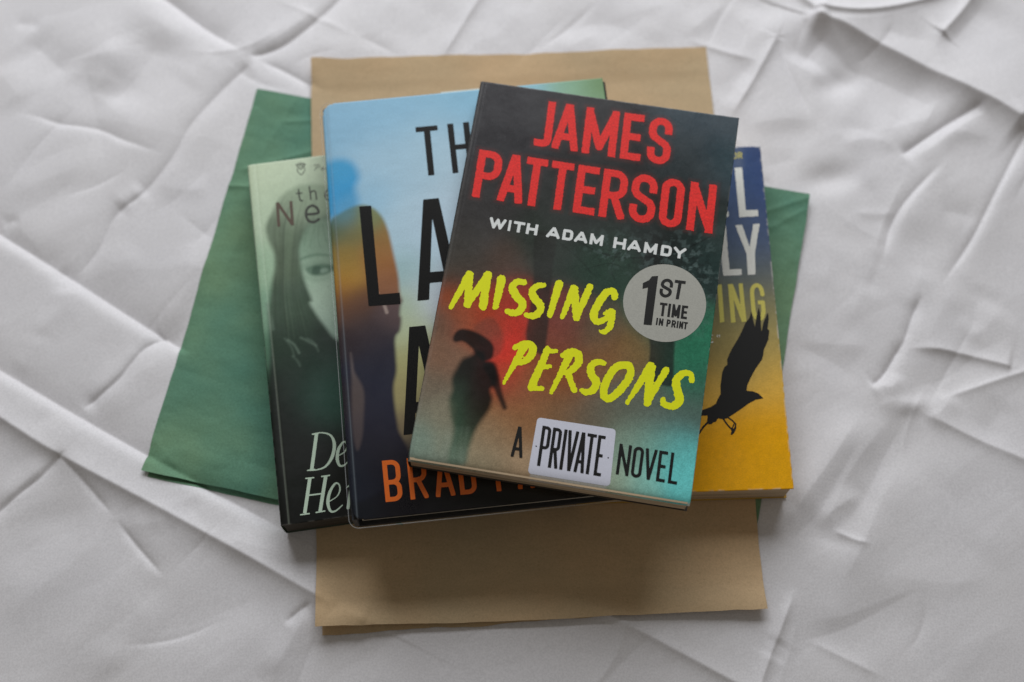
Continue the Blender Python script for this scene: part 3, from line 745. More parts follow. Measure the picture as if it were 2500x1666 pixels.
# ---- pale green and black paperback with the half hidden face
gb = Book('paperback_book.001', 'pale green and black paperback with a half hidden face of a woman', 1.9, 20.5, 8.2, 128, 197.5, (685, 1284), 'BL')
def face_art(U, V):
    C = field(gb, U, V, [(640, 420, (200, 216, 186), 60), (740, 400, (200, 216, 188), 60), (640, 520, (186, 206, 178), 50), (740, 480, (176, 196, 168), 50), (620, 650, (160, 190, 160), 40), (640, 760, (132, 168, 142), 36),
                         (650, 860, (84, 120, 98), 34), (660, 960, (50, 72, 58), 40), (700, 1100, (40, 46, 42), 70), (800, 1100, (38, 48, 44), 70), (820, 980, (44, 80, 68), 46), (700, 1240, (36, 40, 38), 60), (820, 1240, (34, 38, 36), 60)])
    hair = soft(gb, U, V, [C3(300, 800), C3(225, 920), C3(185, 1010), C3(200, 1090), C3(243, 1190), C3(245, 1290), C3(225, 1390), C3(205, 1560), C4(190, 180), C4(200, 420), C4(190, 700), C4(240, 1200), C4(900, 1300), C4(1000, 700), C3(800, 1250), C3(760, 900), C3(640, 760), C3(450, 730)], 9)
    hc = field(gb, U, V, [(700, 500, (150, 168, 142), 30), (760, 480, (158, 178, 150), 30), (670, 560, (112, 130, 106), 34), (690, 640, (88, 104, 82), 34), (690, 740, (62, 80, 64), 40), (690, 830, (50, 64, 54), 40), (740, 900, (42, 56, 48), 50), (680, 1000, (38, 44, 40), 60), (800, 960, (42, 78, 66), 46), (740, 1150, (36, 42, 38), 80), (820, 620, (70, 95, 80), 50)])
    C = over(C, hair * .95, hc)
    rh = random.Random(5)
    for i in range(34):
        t = rh.random(); x_ = 270 + 190 * t; light = rh.random() < .45
        p = [(x_ + 60 * t, 800 + 60 * rh.random()), (x_ - 70 + 110 * t, 1010), (x_ - 50 + 40 * t, 1200 + rh.uniform(-30, 30)), (x_ - 60 + 60 * t, 1450), (x_ - 70 + 160 * t, 1620 + rh.uniform(0, 160))]
        C = over(C, softline(gb, U, V, p, [1, 3, 3, 2, 1], 2.6, C3) * hair * rh.uniform(.06, .18), ink(*((112, 132, 110) if light else (34, 44, 36))))
    face = soft(gb, U, V, [C3(480, 990), C3(440, 1060), C3(408, 1150), C3(415, 1240), C3(440, 1360), C3(490, 1490), C4(450, 110), C4(530, 230), C4(620, 330), C4(760, 330), C4(900, 100), C3(900, 1200), C3(800, 980), C3(600, 960)], 8)
    fc = field(gb, U, V, [C3(520, 1040) + ((128, 154, 130), 26), C3(500, 1150) + ((136, 166, 142), 26), C3(600, 1130) + ((150, 178, 154), 30), C3(480, 1350) + ((160, 188, 164), 26), C3(560, 1440) + ((182, 206, 184), 40), C4(560, 180) + ((168, 192, 174), 34), C4(600, 290) + ((150, 176, 160), 24)])
    C = over(C, face, fc)
    C = over(C, softline(gb, U, V, [(418, 1226), (470, 1206), (530, 1196), (610, 1200)], [3, 4, 4, 2], 4.5, C3) * .5, ink(70, 104, 82))
    C = over(C, softline(gb, U, V, [(440, 1275), (500, 1262), (560, 1260), (640, 1275)], 9, 9, C3) * .35, ink(96, 128, 104))
    C = over(C, soft(gb, U, V, [C3(450, 1290), C3(490, 1268), C3(545, 1258), C3(610, 1262), C3(650, 1280), C3(600, 1320), C3(540, 1336), C3(480, 1328)], 6) * .72, ink(64, 98, 78))
    C = over(C, soft(gb, U, V, [C3(500, 1276), C3(540, 1272), C3(552, 1300), C3(525, 1326), C3(492, 1318)], 4) * .6, ink(44, 76, 60))
    C = over(C, soft(gb, U, V, [C3(546, 1296), C3(580, 1284), C3(600, 1300), C3(560, 1318)], 3.5) * .6, ink(160, 188, 168))
    C = over(C, softline(gb, U, V, [(450, 1345), (520, 1362), (600, 1350)], 4, 7, C3) * .25, ink(110, 140, 116))
    for p, r, a in (([(480, 1000), (450, 1080), (440, 1140)], 3, .5), ([(520, 1000), (490, 1080), (480, 1150)], 3, .45), ([(540, 990), (530, 1080), (550, 1150)], 3, .5), ([(560, 990), (580, 1080), (600, 1130)], 3, .5), ([(500, 1000), (510, 1070), (500, 1120)], 2.5, .4), ([(590, 1000), (610, 1060), (640, 1100)], 3, .4)):
        C = over(C, softline(gb, U, V, p, r * .37, 3.5, C3) * a * .7, ink(76, 104, 82))
    for p, r, a in (([(310, 330), (350, 360), (380, 410)], 6, .55), ([(390, 315), (440, 340), (485, 365)], 6, .45), ([(340, 430), (370, 460), (385, 490)], 5, .3), ([(430, 320), (470, 345), (500, 400)], 4, .35), ([(290, 320), (330, 370), (350, 430)], 4, .3), ([(180, 110), (200, 190), (215, 260)], 14, .35)):
        C = over(C, softline(gb, U, V, p, r * .395, 4, C4) * a, ink(120, 142, 126))
    C = C * (1 + .06 * fbm(U / 2, V / 2, 91, 3))[..., None]
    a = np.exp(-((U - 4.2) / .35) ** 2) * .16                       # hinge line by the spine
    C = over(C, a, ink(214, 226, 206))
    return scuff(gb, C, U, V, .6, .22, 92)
gb.surf = lambda u, v: -.8 * np.exp(-np.asarray(u) / .8) - .22 * np.exp(-((np.asarray(u) - 4.2) / .5) ** 2)
gc = paperback(gb, face_art, .5, print_mat('face cover print', .33), pages_mat('shade darkened pages', (.10, .09, .075)), flat_mat('green spine', ink(104, 120, 104)), flat_mat('green back', ink(60, 76, 66)))  # page colour darkened to carry the shade on the lower page edges
dark_ink = flat_mat('dark lettering', ink(62, 66, 58), .4); brown_ink = flat_mat('brown lettering', ink(84, 70, 58), .4); pale_ink = flat_mat('pale lettering', ink(186, 206, 186), .4)
def strokes(name, b, c, L, mat, parent, lift=.07, step=.2, caps='round', rough=0.0):
    sc = {C1: 900 / 2352, C2: 900 / 2171, C3: 570 / 1541, C4: 570 / 1442, C5: 420 / 1317, C6: 420 / 1317, C7: 1250 / 2353, C0: 1}[c]
    items = []; A = []
    for it in L:
        p, r = it[0], it[1]; mode = it[2] if len(it) > 2 else ''
        P = b.pts(c, p)
        cl = 'c' in mode
        if len(P) > 2 and 'k' not in mode: P = smooth_path(P, 6, cl)
        R = [x * sc * b.k() for x in r] if hasattr(r, '__len__') else r * sc * b.k()
        if hasattr(r, '__len__'): R = list(np.interp(np.linspace(0, 1, len(P)), np.linspace(0, 1, len(r)), R))
        items.append((P, R, 'flat' if 'f' in mode else caps, cl)); A += list(P)
    def f(U, V):
        D = np.full(U.shape, 1e9)
        for P, R, cp, cl in items: D = np.minimum(D, stroke_sdf(U, V, P, R, cp, cl))
        if rough: D = D + rough * fbm(U / .9, V / .9, 101, 3)
        return D
    return printed(name, b, f, *bounds(A, 4), mat, parent, lift, step)
strokes('small_title_lettering', gb, C3, [([(402, 765), (408, 815), (415, 838), (430, 838)], 5), ([(388, 792), (426, 788)], 4.5), ([(474, 747), (484, 832)], 5), ([(480, 790), (495, 775), (512, 778), (518, 800), (522, 830)], 5),
                                          ([(578, 805), (618, 800), (612, 778), (592, 772), (578, 790), (582, 822), (600, 834), (620, 826)], 5)], dark_ink, gc)
strokes('title_lettering', gb, C3, [([(262, 852), (273, 1010)], 10, 'f'), ([(352, 842), (364, 1002)], 10, 'f'), ([(262, 852), (364, 1000)], 10, 'f')], brown_ink, gc)
strokes('title_lettering', gb, C3, [([(456, 930), (530, 921), (524, 888), (494, 872), (462, 890), (452, 935), (470, 972), (505, 980), (536, 962)], 9)], dark_ink, gc)
strokes('crown_emblem', gb, C3, [([(416, 634), (408, 624), (396, 626), (394, 642), (405, 656), (420, 668), (434, 654), (444, 636), (440, 622), (428, 620), (416, 634)], 2.6), ([(394, 616), (386, 598), (398, 606), (402, 592), (412, 604), (418, 588), (424, 602), (434, 590), (436, 604), (447, 596), (441, 612)], 2.4, 'k'),
                                 ([(394, 616), (418, 611), (441, 612)], 2.2)], dark_ink, gc, step=.12)
strokes('publisher_lettering', gb, C3, [([(512, 612), (506, 606), (514, 602), (534, 602), (544, 610), (536, 620), (522, 622)], [2, 1.2, 2]), ([(528, 604), (518, 628), (508, 638)], 2), ([(566, 622), (556, 622), (552, 634), (562, 636), (570, 620), (572, 634)], 1.8), ([(580, 634), (586, 622), (594, 622), (592, 634), (600, 634)], 1.6)], dark_ink, gc, step=.12)
TK, TN = 10.5, 3.6
strokes('author_lettering', gb, C4, [([(488, 908), (458, 1132)], TK, 'f'), ([(462, 912), (520, 903), (575, 920), (598, 975), (585, 1050), (545, 1110), (490, 1132), (432, 1136)], [TN, TN, 6, 10, 10, 6, TN, TN]), ([(462, 914), (500, 906)], 4, 'f'), ([(432, 1136), (480, 1130)], 4, 'f'),
                                     ([(624, 1045), (660, 1022), (676, 990), (668, 962), (648, 965), (622, 1010), (616, 1065), (630, 1105), (658, 1104), (682, 1080)], [3, 3, 5, 4, 6, 9, 10, 7, 5, 3]),
                                     ([(720, 1036), (750, 1012), (766, 980), (758, 955), (738, 958), (712, 1000), (706, 1055), (720, 1095), (748, 1094), (772, 1070)], [3, 3, 5, 4, 6, 9, 10, 7, 5, 3]),
                                     ([(447, 1182), (415, 1400)], TK, 'f'), ([(545, 1170), (510, 1388)], TK, 'f'), ([(435, 1290), (530, 1278)], 4.5, 'f'), ([(418, 1186), (474, 1180)], 4, 'f'), ([(516, 1174), (572, 1166)], 4, 'f'), ([(386, 1410), (446, 1402)], 4, 'f'), ([(482, 1396), (542, 1386)], 4, 'f'),
                                     ([(562, 1330), (612, 1298), (632, 1258), (626, 1222), (602, 1218), (570, 1270), (558, 1335), (574, 1386), (606, 1386), (648, 1350)], [3, 3, 5, 4, 6, 9, 10, 7, 5, 3]),
                                     ([(676, 1240), (694, 1228), (700, 1242), (682, 1368)], [3, 6, 9, 9]), ([(690, 1300), (712, 1246), (738, 1222), (752, 1236)], [3, 5, 6, 5])], pale_ink, gc)

# ---- blue hardback in a clear sleeve
bb = Book('hardback_book', 'sky blue hardback in a clear plastic sleeve with a dark striding figure', 22.4, 43.0, 6.1, 149, 223.5, (785, 256), 'TL')
def blue_art(U, V):
    C = field(bb, U, V, [(830, 300, (140, 186, 214), 60), (960, 270, (142, 190, 218), 70), (1120, 250, (138, 190, 218), 60), (1250, 230, (140, 192, 214), 60), (1400, 210, (138, 178, 150), 50), (1455, 205, (108, 140, 88), 30), (950, 400, (168, 202, 222), 70), (1080, 360, (176, 206, 222), 70),
                         (900, 480, (152, 196, 222), 40), (1000, 560, (178, 208, 224), 60), (1080, 560, (188, 210, 226), 60), (1000, 660, (156, 190, 190), 40), (990, 740, (170, 190, 160), 30), (1060, 720, (196, 206, 216), 50), (1000, 800, (182, 194, 158), 36), (1020, 880, (170, 168, 116), 40),
                         (965, 960, (160, 150, 104), 30), (1000, 1040, (118, 104, 80), 30), (1100, 960, (150, 140, 100), 60), (1000, 1110, (50, 46, 54), 26), (900, 1150, (36, 36, 48), 40), (1100, 1150, (34, 33, 40), 50), (860, 1250, (34, 38, 46), 40), (1000, 1240, (38, 36, 42), 50), (1200, 1180, (34, 33, 38), 70), (1400, 1150, (34, 33, 38), 90),
                         (1300, 500, (190, 208, 220), 120), (1350, 900, (140, 130, 100), 120)])
    C = over(C, soft(bb, U, V, [C3(560, 640), C3(600, 580), C3(700, 565), C3(770, 600), C3(800, 680), C3(780, 760), C3(800, 850), C3(760, 930), C3(640, 960), C3(560, 900)], 17) * .9, field(bb, U, V, [(826, 430, (62, 160, 210), 20), (826, 470, (40, 152, 210), 30), (850, 500, (92, 162, 204), 20)]))
    fig = [C3(600, 1000), C3(680, 920), C3(790, 870), C3(880, 880), C3(950, 940), C3(995, 1040), C3(1030, 1190), C3(1060, 1330), C3(1072, 1450), C3(1088, 1500), C3(1078, 1530), C3(1072, 1590), C4(1012, 200), C4(1004, 270), C4(975, 318), C4(978, 420), C4(982, 520), C4(965, 610), C4(968, 700), C4(985, 830), C4(1000, 900), C4(1050, 1000), C4(1060, 1100), C4(900, 1250), C4(690, 1300), C4(640, 800), C4(600, 200), C3(590, 1300)]
    fcol = field(bb, U, V, [C3(700, 950) + ((92, 138, 150), 22), C3(640, 1050) + ((84, 100, 74), 24), C3(760, 1050) + ((122, 118, 78), 26), C3(880, 960) + ((130, 140, 100), 24), C3(960, 1080) + ((148, 116, 68), 26), C3(700, 1200) + ((148, 124, 66), 28), C3(940, 1200) + ((160, 112, 64), 28), C3(720, 1330) + ((170, 132, 62), 28), C3(700, 1420) + ((172, 122, 54), 24),
                                C3(980, 1320) + ((152, 102, 66), 26), C3(1000, 1400) + ((142, 98, 72), 20), C3(680, 1500) + ((126, 84, 52), 24), C3(800, 1500) + ((104, 72, 54), 24), C4(680, 120) + ((92, 66, 54), 26), C4(720, 180) + ((78, 62, 58), 30), C4(940, 170) + ((90, 74, 74), 26), C4(830, 280) + ((66, 58, 62), 34), C4(700, 340) + ((58, 50, 54), 24),
                                C4(880, 420) + ((48, 48, 60), 40), C4(860, 600) + ((42, 44, 60), 40), C4(900, 800) + ((42, 42, 58), 40), C4(900, 950) + ((40, 38, 50), 40), C4(760, 1200) + ((36, 40, 52), 50), C4(960, 1150) + ((38, 34, 44), 40), C4(680, 700) + ((54, 48, 54), 26)])
    C = over(C, soft(bb, U, V, fig, 7), fcol)
    C = over(C, soft(bb, U, V, [C4(698, 410), C4(712, 480), C4(722, 530), C4(768, 610), C4(782, 680), C4(778, 820), C4(770, 930), C4(740, 1010), C4(712, 900), C4(706, 700), C4(705, 560)], 6) * .5, field(bb, U, V, [C4(705, 470) + ((140, 126, 122), 20), C4(745, 700) + ((112, 98, 92), 40), C4(745, 900) + ((92, 80, 78), 40)]))
    C = over(C, softline(bb, U, V, [(895, 1405), (930, 1450)], 3, 1.6, C3) * .6, ink(200, 160, 130)); C = over(C, softline(bb, U, V, [(905, 110), (922, 160)], 4, 3, C4) * .5, ink(200, 180, 170))
    C = C * (1 + .05 * fbm(U / 9, V / 3, 111, 3))[..., None]
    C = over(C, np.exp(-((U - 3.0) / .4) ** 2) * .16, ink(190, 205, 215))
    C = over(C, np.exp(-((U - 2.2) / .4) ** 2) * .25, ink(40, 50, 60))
    return C
def corner_keep(b, r, m):
    def k(U, V):
        dx = np.maximum(0, m + r - U); dy = np.maximum(np.maximum(0, m + r - V), V - (b.h - m - r))
        return np.hypot(dx, dy) <= r + .01
    return k
bb.surf = lambda u, v: -1.3 * np.exp(-np.asarray(u) / .9) - .3 * np.exp(-((np.asarray(u) - 2.6) / .6) ** 2)
jacket_m = print_mat('blue jacket print', .3, .22, .08)
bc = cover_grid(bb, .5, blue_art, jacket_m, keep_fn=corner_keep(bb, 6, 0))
T = bb.T * .001; W, H = bb.w * .001, bb.h * .001
dark_board = flat_mat('dark cloth board', ink(34, 38, 36), .6)
box('front_board', .0012, W + .0013, .0012, H - .0012, T - .0032, T - .0022 + .0004, dark_board, bb.root, .0003)
box('page_block', .004, W - .0035, .0035, H - .0035, .0028, T - .0034, cream2, bb.root)
box('back_board', .0012, W + .0004, .0012, H - .0012, 0, .0026, dark_board, bb.root, .0005)
box('spine', .0002, .0024, .0012, H - .0012, .0028, T - .0034, flat_mat('jacket spine', ink(58, 62, 70)), bb.root)
box('jacket_flap', .063, .0835, H - .0001, H + .0009, T - .0004, T - .0001, flat_mat('white flap', (.72, .74, .66)), bb.root)
letter_dark = flat_mat('blue book dark lettering', ink(10, 17, 26), .35, .2)
f, lo, hi = union_polys(bb, C3, [[(1173, 355), (1318, 342), (1322, 374), (1177, 388)], [(1229, 378), (1271, 374), (1300, 670), (1259, 674)], [(1383, 333), (1423, 330), (1458, 655), (1420, 659)], [(1487, 323), (1527, 320), (1562, 646), (1524, 650)], [(1432, 470), (1535, 461), (1539, 494), (1436, 503)]])
printed('title_lettering', bb, f, lo, hi, letter_dark, bc, step=.3)
f, lo, hi = union_polys(bb, C3, [[(803, 878), (882, 872), (935, 1458), (1070, 1446), (1076, 1522), (865, 1536)], [(1225, 832), (1328, 822), (1475, 1478), (1397, 1484), (1285, 950), (1265, 1493), (1187, 1500)], [(1255, 1312), (1440, 1296), (1450, 1366), (1250, 1384)]])
printed('title_lettering', bb, f, lo, hi, letter_dark, bc, step=.3)
f, lo, hi = union_polys(bb, C4, [[(1060, 250), (1160, 240), (1303, 895), (1238, 902), (1120, 362), (1092, 910), (1025, 918)], [(1085, 715), (1260, 700), (1270, 765), (1080, 782)]])
printed('title_lettering', bb, f, lo, hi, letter_dark, bc, step=.3)
orange_ink = flat_mat('orange foil lettering', ink(232, 112, 40), .34, .5, .08, 1500, 0, .45)
printed('author_lettering', bb, lambda U, V: row_sdf(U, V, *bb.pts(C7, [(455, 238), (1142, 172), (437, 48)]), [('B', 440, 524), ('R', 560, 648), ('A', 682, 776), ('D', 800, 882), ('P', 975, 1052), ('A', 1078, 1160)], 10.5 * .5312 * bb.k()), *bounds(bb.pts(C7, [(430, 20), (1200, 250)]), 1), orange_ink, bc)

# clear sleeve
sm, nt, pb_ = new_mat('clear polyester film')
out = nt.nodes['Material Output']; nt.nodes.remove(pb_)
tr = node(nt, 'ShaderNodeBsdfTransparent'); gl = node(nt, 'ShaderNodeBsdfGlossy'); gl.inputs['Roughness'].default_value = .14
lw = node(nt, 'ShaderNodeLayerWeight'); lw.inputs['Blend'].default_value = .5
pw = node(nt, 'ShaderNodeMath', operation='POWER'); pw.inputs[1].default_value = 4; nt.links.new(lw.outputs['Facing'], pw.inputs[0])
fr = node(nt, 'ShaderNodeMath', operation='MULTIPLY_ADD'); fr.inputs[1].default_value = .4; fr.inputs[2].default_value = .014; nt.links.new(pw.outputs[0], fr.inputs[0])
mx = node(nt, 'ShaderNodeMixShader'); nt.links.new(fr.outputs[0], mx.inputs[0]); nt.links.new(tr.outputs[0], mx.inputs[1]); nt.links.new(gl.outputs[0], mx.inputs[2]); nt.links.new(mx.outputs[0], out.inputs[0])
def sleeve(b):
    n = 60; m = 1.1; lo_y, hi_y, lo_x, hi_x, r = -3.6, b.h + .3, -m, b.w + .2, 5
    U, V = np.meshgrid(np.linspace(lo_x, hi_x, 160), np.linspace(lo_y, hi_y, 240))
    dx = np.maximum(0, lo_x + r - U); dy = np.maximum(np.maximum(0, lo_y + r - V), V - (hi_y - r))
    k = np.hypot(dx, dy) <= r; keep = k[:-1, :-1] & k[1:, 1:] & k[1:, :-1] & k[:-1, 1:]
    Z = b.T + .35 + b.surf(np.maximum(U, 0), V) * .7 + .12 * fbm(U / 30, V / 30, 121, 2) - .8 * sst(0, -3.6, V)
    o = mesh_obj('plastic_sleeve', np.stack([U, V, Z], -1).reshape(-1, 3) * .001, grid_faces(160, 240, keep), sm, b.root)
    # welded rim along the left and lower edge
    path = [(hi_x, lo_y), (lo_x + r, lo_y)] + [(lo_x + r + r * math.cos(math.radians(a)), lo_y + r + r * math.sin(math.radians(a))) for a in range(270, 179, -10)] + [(lo_x, hi_y - r)] + \
           [(lo_x + r + r * math.cos(math.radians(a)), hi_y - r + r * math.sin(math.radians(a))) for a in range(180, 89, -10)]
    cu = bpy.data.curves.new('rim', 'CURVE'); cu.dimensions = '3D'; cu.bevel_depth = .00022; cu.bevel_resolution = 2
    sp = cu.splines.new('POLY'); sp.points.add(len(path) - 1)
    for p, q in zip(sp.points, path):
        zz = b.T + .35 + float(b.surf(max(q[0], 0), q[1])) * .7 - .8 * float(sst(0, -3.6, np.array(q[1]))); p.co = (q[0] * .001, q[1] * .001, zz * .001, 1)
    tmp = bpy.data.objects.new('rim', cu); COL.objects.link(tmp)
    me = bpy.data.meshes.new_from_object(tmp.evaluated_get(bpy.context.evaluated_depsgraph_get())); bpy.data.objects.remove(tmp)
    me.materials.clear(); m2, nt2, p2 = new_mat('clear film rim'); p2.inputs['Base Color'].default_value = (.75, .78, .8, 1); p2.inputs['Roughness'].default_value = .15; p2.inputs['Alpha'].default_value = .16; me.materials.append(m2)
    ro = bpy.data.objects.new('welded_rim', me); COL.objects.link(ro); ro.parent = o
sleeve(bb)

# ---- black paperback with red and yellow lettering
kb = Book('paperback_book.002', 'black and red paperback with red and yellow lettering lying topmost on the stack', 43.6, 57.0, -9.35, 134.5, 204.6, (1685, 1234), 'BR')
kb.surf = lambda u, v: -.7 * np.exp(-np.asarray(u) / .7) - 2.2 * np.exp(-np.asarray(v) / 2.2) + .9 * (np.asarray(u) / 134.5) ** 3 * (np.asarray(v) / 204) - .12 * np.exp(-((np.asarray(u) - 2.6) / .6) ** 2)
def black_art(U, V):
    C = field(kb, U, V, [C1(700, 250) + ((60, 59, 62), 60), C1(1300, 280) + ((56, 56, 58), 70), C1(2050, 400) + ((58, 70, 78), 70), C1(1900, 600) + ((46, 54, 56), 50), C1(700, 500) + ((54, 53, 56), 60), C1(1400, 600) + ((48, 46, 46), 60), C1(2150, 600) + ((46, 66, 72), 34), C1(600, 900) + ((56, 54, 54), 60), C1(1200, 1000) + ((46, 50, 48), 60),
                         C1(1800, 1050) + ((42, 50, 48), 60), C1(500, 1200) + ((64, 62, 58), 46), C1(1000, 1150) + ((54, 62, 56), 50), C1(1350, 1250) + ((46, 66, 56), 44), C1(2050, 1200) + ((42, 60, 58), 40), C1(480, 1350) + ((74, 66, 58), 34), C1(720, 1280) + ((80, 64, 56), 34),
                         C2(420, 330) + ((150, 74, 44), 34), C2(560, 360) + ((170, 62, 36), 30), C2(700, 330) + ((160, 58, 42), 34), C2(740, 440) + ((196, 56, 44), 26), C2(700, 620) + ((214, 58, 46), 26), C2(680, 780) + ((190, 66, 46), 26), C2(440, 450) + ((156, 82, 56), 30), C2(600, 470) + ((172, 66, 46), 22), C2(1000, 470) + ((122, 62, 56), 40), C2(1000, 560) + ((128, 72, 56), 36),
                         C2(1200, 520) + ((78, 76, 64), 40), C2(1000, 780) + ((146, 82, 46), 50), C2(1250, 640) + ((140, 96, 58), 40), C2(1450, 640) + ((122, 98, 60), 36), C2(760, 850) + ((150, 84, 60), 34), C2(1600, 450) + ((52, 84, 70), 40), C2(1750, 650) + ((46, 116, 88), 40), C2(1780, 800) + ((50, 104, 84), 40), C2(1420, 950) + ((96, 100, 88), 50), C2(1600, 1050) + ((92, 104, 96), 46), C2(1780, 980) + ((78, 98, 90), 40),
                         C2(330, 450) + ((92, 76, 62), 26), C2(290, 650) + ((128, 96, 76), 34), C2(230, 820) + ((112, 100, 84), 30), C2(250, 1000) + ((128, 124, 106), 34), C2(180, 1150) + ((128, 152, 138), 34), C2(250, 1220) + ((138, 150, 134), 34), C2(800, 1000) + ((150, 104, 66), 50), C2(640, 1150) + ((150, 122, 92), 40), C2(560, 1260) + ((158, 148, 122), 40), C2(800, 1320) + ((176, 150, 120), 40),
                         C2(1000, 980) + ((122, 100, 76), 40), C2(1200, 1000) + ((104, 98, 84), 40), C2(1420, 1150) + ((140, 166, 148), 34), C2(1350, 1420) + ((158, 178, 156), 30), C2(1560, 1180) + ((126, 186, 172), 34), C2(1700, 1180) + ((96, 186, 184), 34), C2(1740, 1330) + ((106, 206, 204), 40), C2(1760, 1480) + ((110, 204, 202), 30), C2(1500, 1440) + ((138, 196, 184), 30), C2(1150, 1400) + ((168, 160, 140), 30)])
    # trunks in the misty wood
    C = over(C, soft(kb, U, V, [C1(930, 1110), C1(1060, 1120), C2(960, 160), C2(935, 500), C2(900, 640), C2(810, 560), C2(820, 420), C2(850, 200)], 5) * .82, ink(50, 52, 48))
    C = over(C, soft(kb, U, V, [C2(1540, 480), C2(1672, 500), C2(1678, 650), C2(1670, 800), C2(1640, 830), C2(1530, 780), C2(1536, 620)], 4) * .85, ink(44, 50, 48))
    C = over(C, soft(kb, U, V, [C1(1650, 1100), C1(1760, 1120), C1(1740, 1400), C1(1620, 1400)], 8) * .5, ink(44, 48, 46))
    C = over(C, softline(kb, U, V, [C1(2050, 1120), C1(1800, 1230), C1(1450, 1250), C1(1200, 1150)], 1.6, 1.6) * .55, ink(26, 30, 28))
    for p in ([(1050, 1130), (1200, 1250), (1300, 1360)], [(1500, 1180), (1420, 1300), (1440, 1400)], [(2000, 1180), (1900, 1280), (1850, 1400)], [(1250, 1330), (1400, 1290), (1500, 1320)], [(1950, 1330), (2080, 1400), (2120, 1380)]):
        C = over(C, softline(kb, U, V, p, 1.0, 1.4, C1) * .45, ink(26, 32, 30))
    leaf = np.exp(-(((U - 118) / 16) ** 2 + ((V - 112) / 22) ** 2)) + .7 * np.exp(-(((U - 84) / 16) ** 2 + ((V - 122) / 9) ** 2))
    C = over(C, leaf * sst(.12, .34, fbm(U / 2.4, V / 2.4, 131, 4)) * .55, ink(104, 124, 122))
    C = over(C, leaf * sst(.10, .3, fbm(U / 1.8 + 30, V / 1.8, 135, 4)) * .5, ink(26, 34, 32))
    # a person in a wide hat walking away, blurred by mist
    CF = crop(960, 760, 300 / 1238); kf = 300 / 1238
    C = over(C, soft(kb, U, V, [CF(800, 190), CF(890, 95), CF(980, 60), CF(1060, 130), CF(1115, 280), CF(1080, 420), CF(980, 480), CF(900, 380)], 8) * .5, ink(96, 62, 50))
    body = [CF(*p) for p in [(830, 400), (790, 440), (700, 480), (640, 570), (590, 680), (596, 800), (560, 900), (575, 1050), (605, 1180), (590, 1300), (560, 1420), (560, 1540), (720, 1540), (760, 1400), (810, 1250), (880, 1120), (965, 1000), (1000, 890), (985, 790), (1045, 740), (1050, 600), (1020, 530), (950, 505), (935, 440), (900, 400)]]
    bcol = field(kb, U, V, [CF(800, 520) + ((30, 32, 28), 24), CF(700, 620) + ((30, 42, 36), 24), CF(900, 650) + ((30, 36, 34), 24), CF(650, 780) + ((42, 60, 48), 20), CF(850, 850) + ((30, 32, 27), 24), CF(620, 950) + ((50, 72, 56), 20), CF(800, 1000) + ((42, 48, 38), 22), CF(930, 930) + ((42, 38, 29), 18),
                            CF(660, 1120) + ((50, 74, 58), 20), CF(800, 1150) + ((48, 54, 44), 18), CF(650, 1300) + ((66, 90, 72), 20), CF(740, 1320) + ((70, 82, 66), 18), CF(620, 1480) + ((104, 128, 110), 22), CF(720, 1480) + ((110, 124, 108), 20)])
    C = over(C, soft(kb, U, V, body, 9) * .97, bcol)
    C = over(C, softline(kb, U, V, [(965, 560), (1015, 660), (1065, 820), (1122, 970)], [60 * kf, 50 * kf, 34 * kf, 24 * kf], 6, CF) * .9, ink(40, 33, 27))
    C = over(C, soft(kb, U, V, [CF(*p) for p in [(600, 275), (635, 205), (700, 178), (800, 198), (900, 245), (985, 310), (1015, 380), (990, 480), (900, 500), (830, 430), (800, 385), (740, 330), (690, 305), (625, 312)]], 5) * .95, ink(34, 27, 22))
    C = over(C, soft(kb, U, V, [C2(250, 950), C2(340, 900), C2(370, 1000), C2(330, 1180), C2(270, 1200)], 20) * .3, ink(150, 142, 118))
    for xa, xb in ((640, 600), (690, 665), (750, 690)):
        C = over(C, softline(kb, U, V, [(xa, 1180), (xb, 1520)], 14 * kf, 7, CF) * .07, ink(180, 200, 184))
    # red glow of the author's name
    C = over(C, sst(2.6, 0, red_rows(U, V)) * .24, ink(110, 46, 42))
    # pale box of the series name runs over the rolled lower edge
    C = C * (1 + .16 * fbm(U / 1.6, V / 1.6, 141, 3))[..., None]
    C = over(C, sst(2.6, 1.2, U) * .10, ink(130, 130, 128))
    C = over(C, soft(kb, U, V, [C2(885, 1030), C2(1320, 1098), C2(1268, 1500), C2(815, 1430)], 2, C0, False) * sst(12, 6, V) * .7, ink(188, 188, 184))
    d = np.minimum(np.hypot(U, V), np.hypot(U - kb.w, V) * 1.1)
    C = over(C, sst(2.2, .4, d + 1.5 * fbm(U / .8, V / .8, 151, 2)) * .9, ink(222, 222, 214))
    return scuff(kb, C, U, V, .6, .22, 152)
JS = [('J', 915, 1027), ('A', 1030, 1200), ('M', 1222, 1440), ('E', 1465, 1600), ('S', 1632, 1785)]
PS = [('P', 525, 688), ('A', 685, 850), ('T', 838, 978), ('T', 1000, 1148), ('E', 1170, 1312), ('R', 1335, 1500), ('S', 1522, 1690), ('O', 1713, 1862), ('N', 1892, 2062)]
def red_rows(U, V):
    a = row_sdf(U, V, *kb.pts(C1, [(918, 538), (1788, 670), (958, 245)]), JS, 24 * .3827 * kb.k())
    b = row_sdf(U, V, *kb.pts(C1, [(525, 865), (2062, 1105), (575, 560)]), PS, 24 * .3827 * kb.k())
    return np.minimum(a, b)
black_print = print_mat('black cover print', .28, .28, .16)
kc = paperback(kb, black_art, .5, black_print, cream, flat_mat('black spine', ink(52, 52, 54)), flat_mat('black back', ink(70, 66, 62)))
red_ink = flat_mat('red lettering', ink(222, 36, 30), .45, .3, .22, 1100)
JP = kb.pts(C1, [(880, 220), (1850, 700)]); PP = kb.pts(C1, [(490, 540), (2120, 1140)])
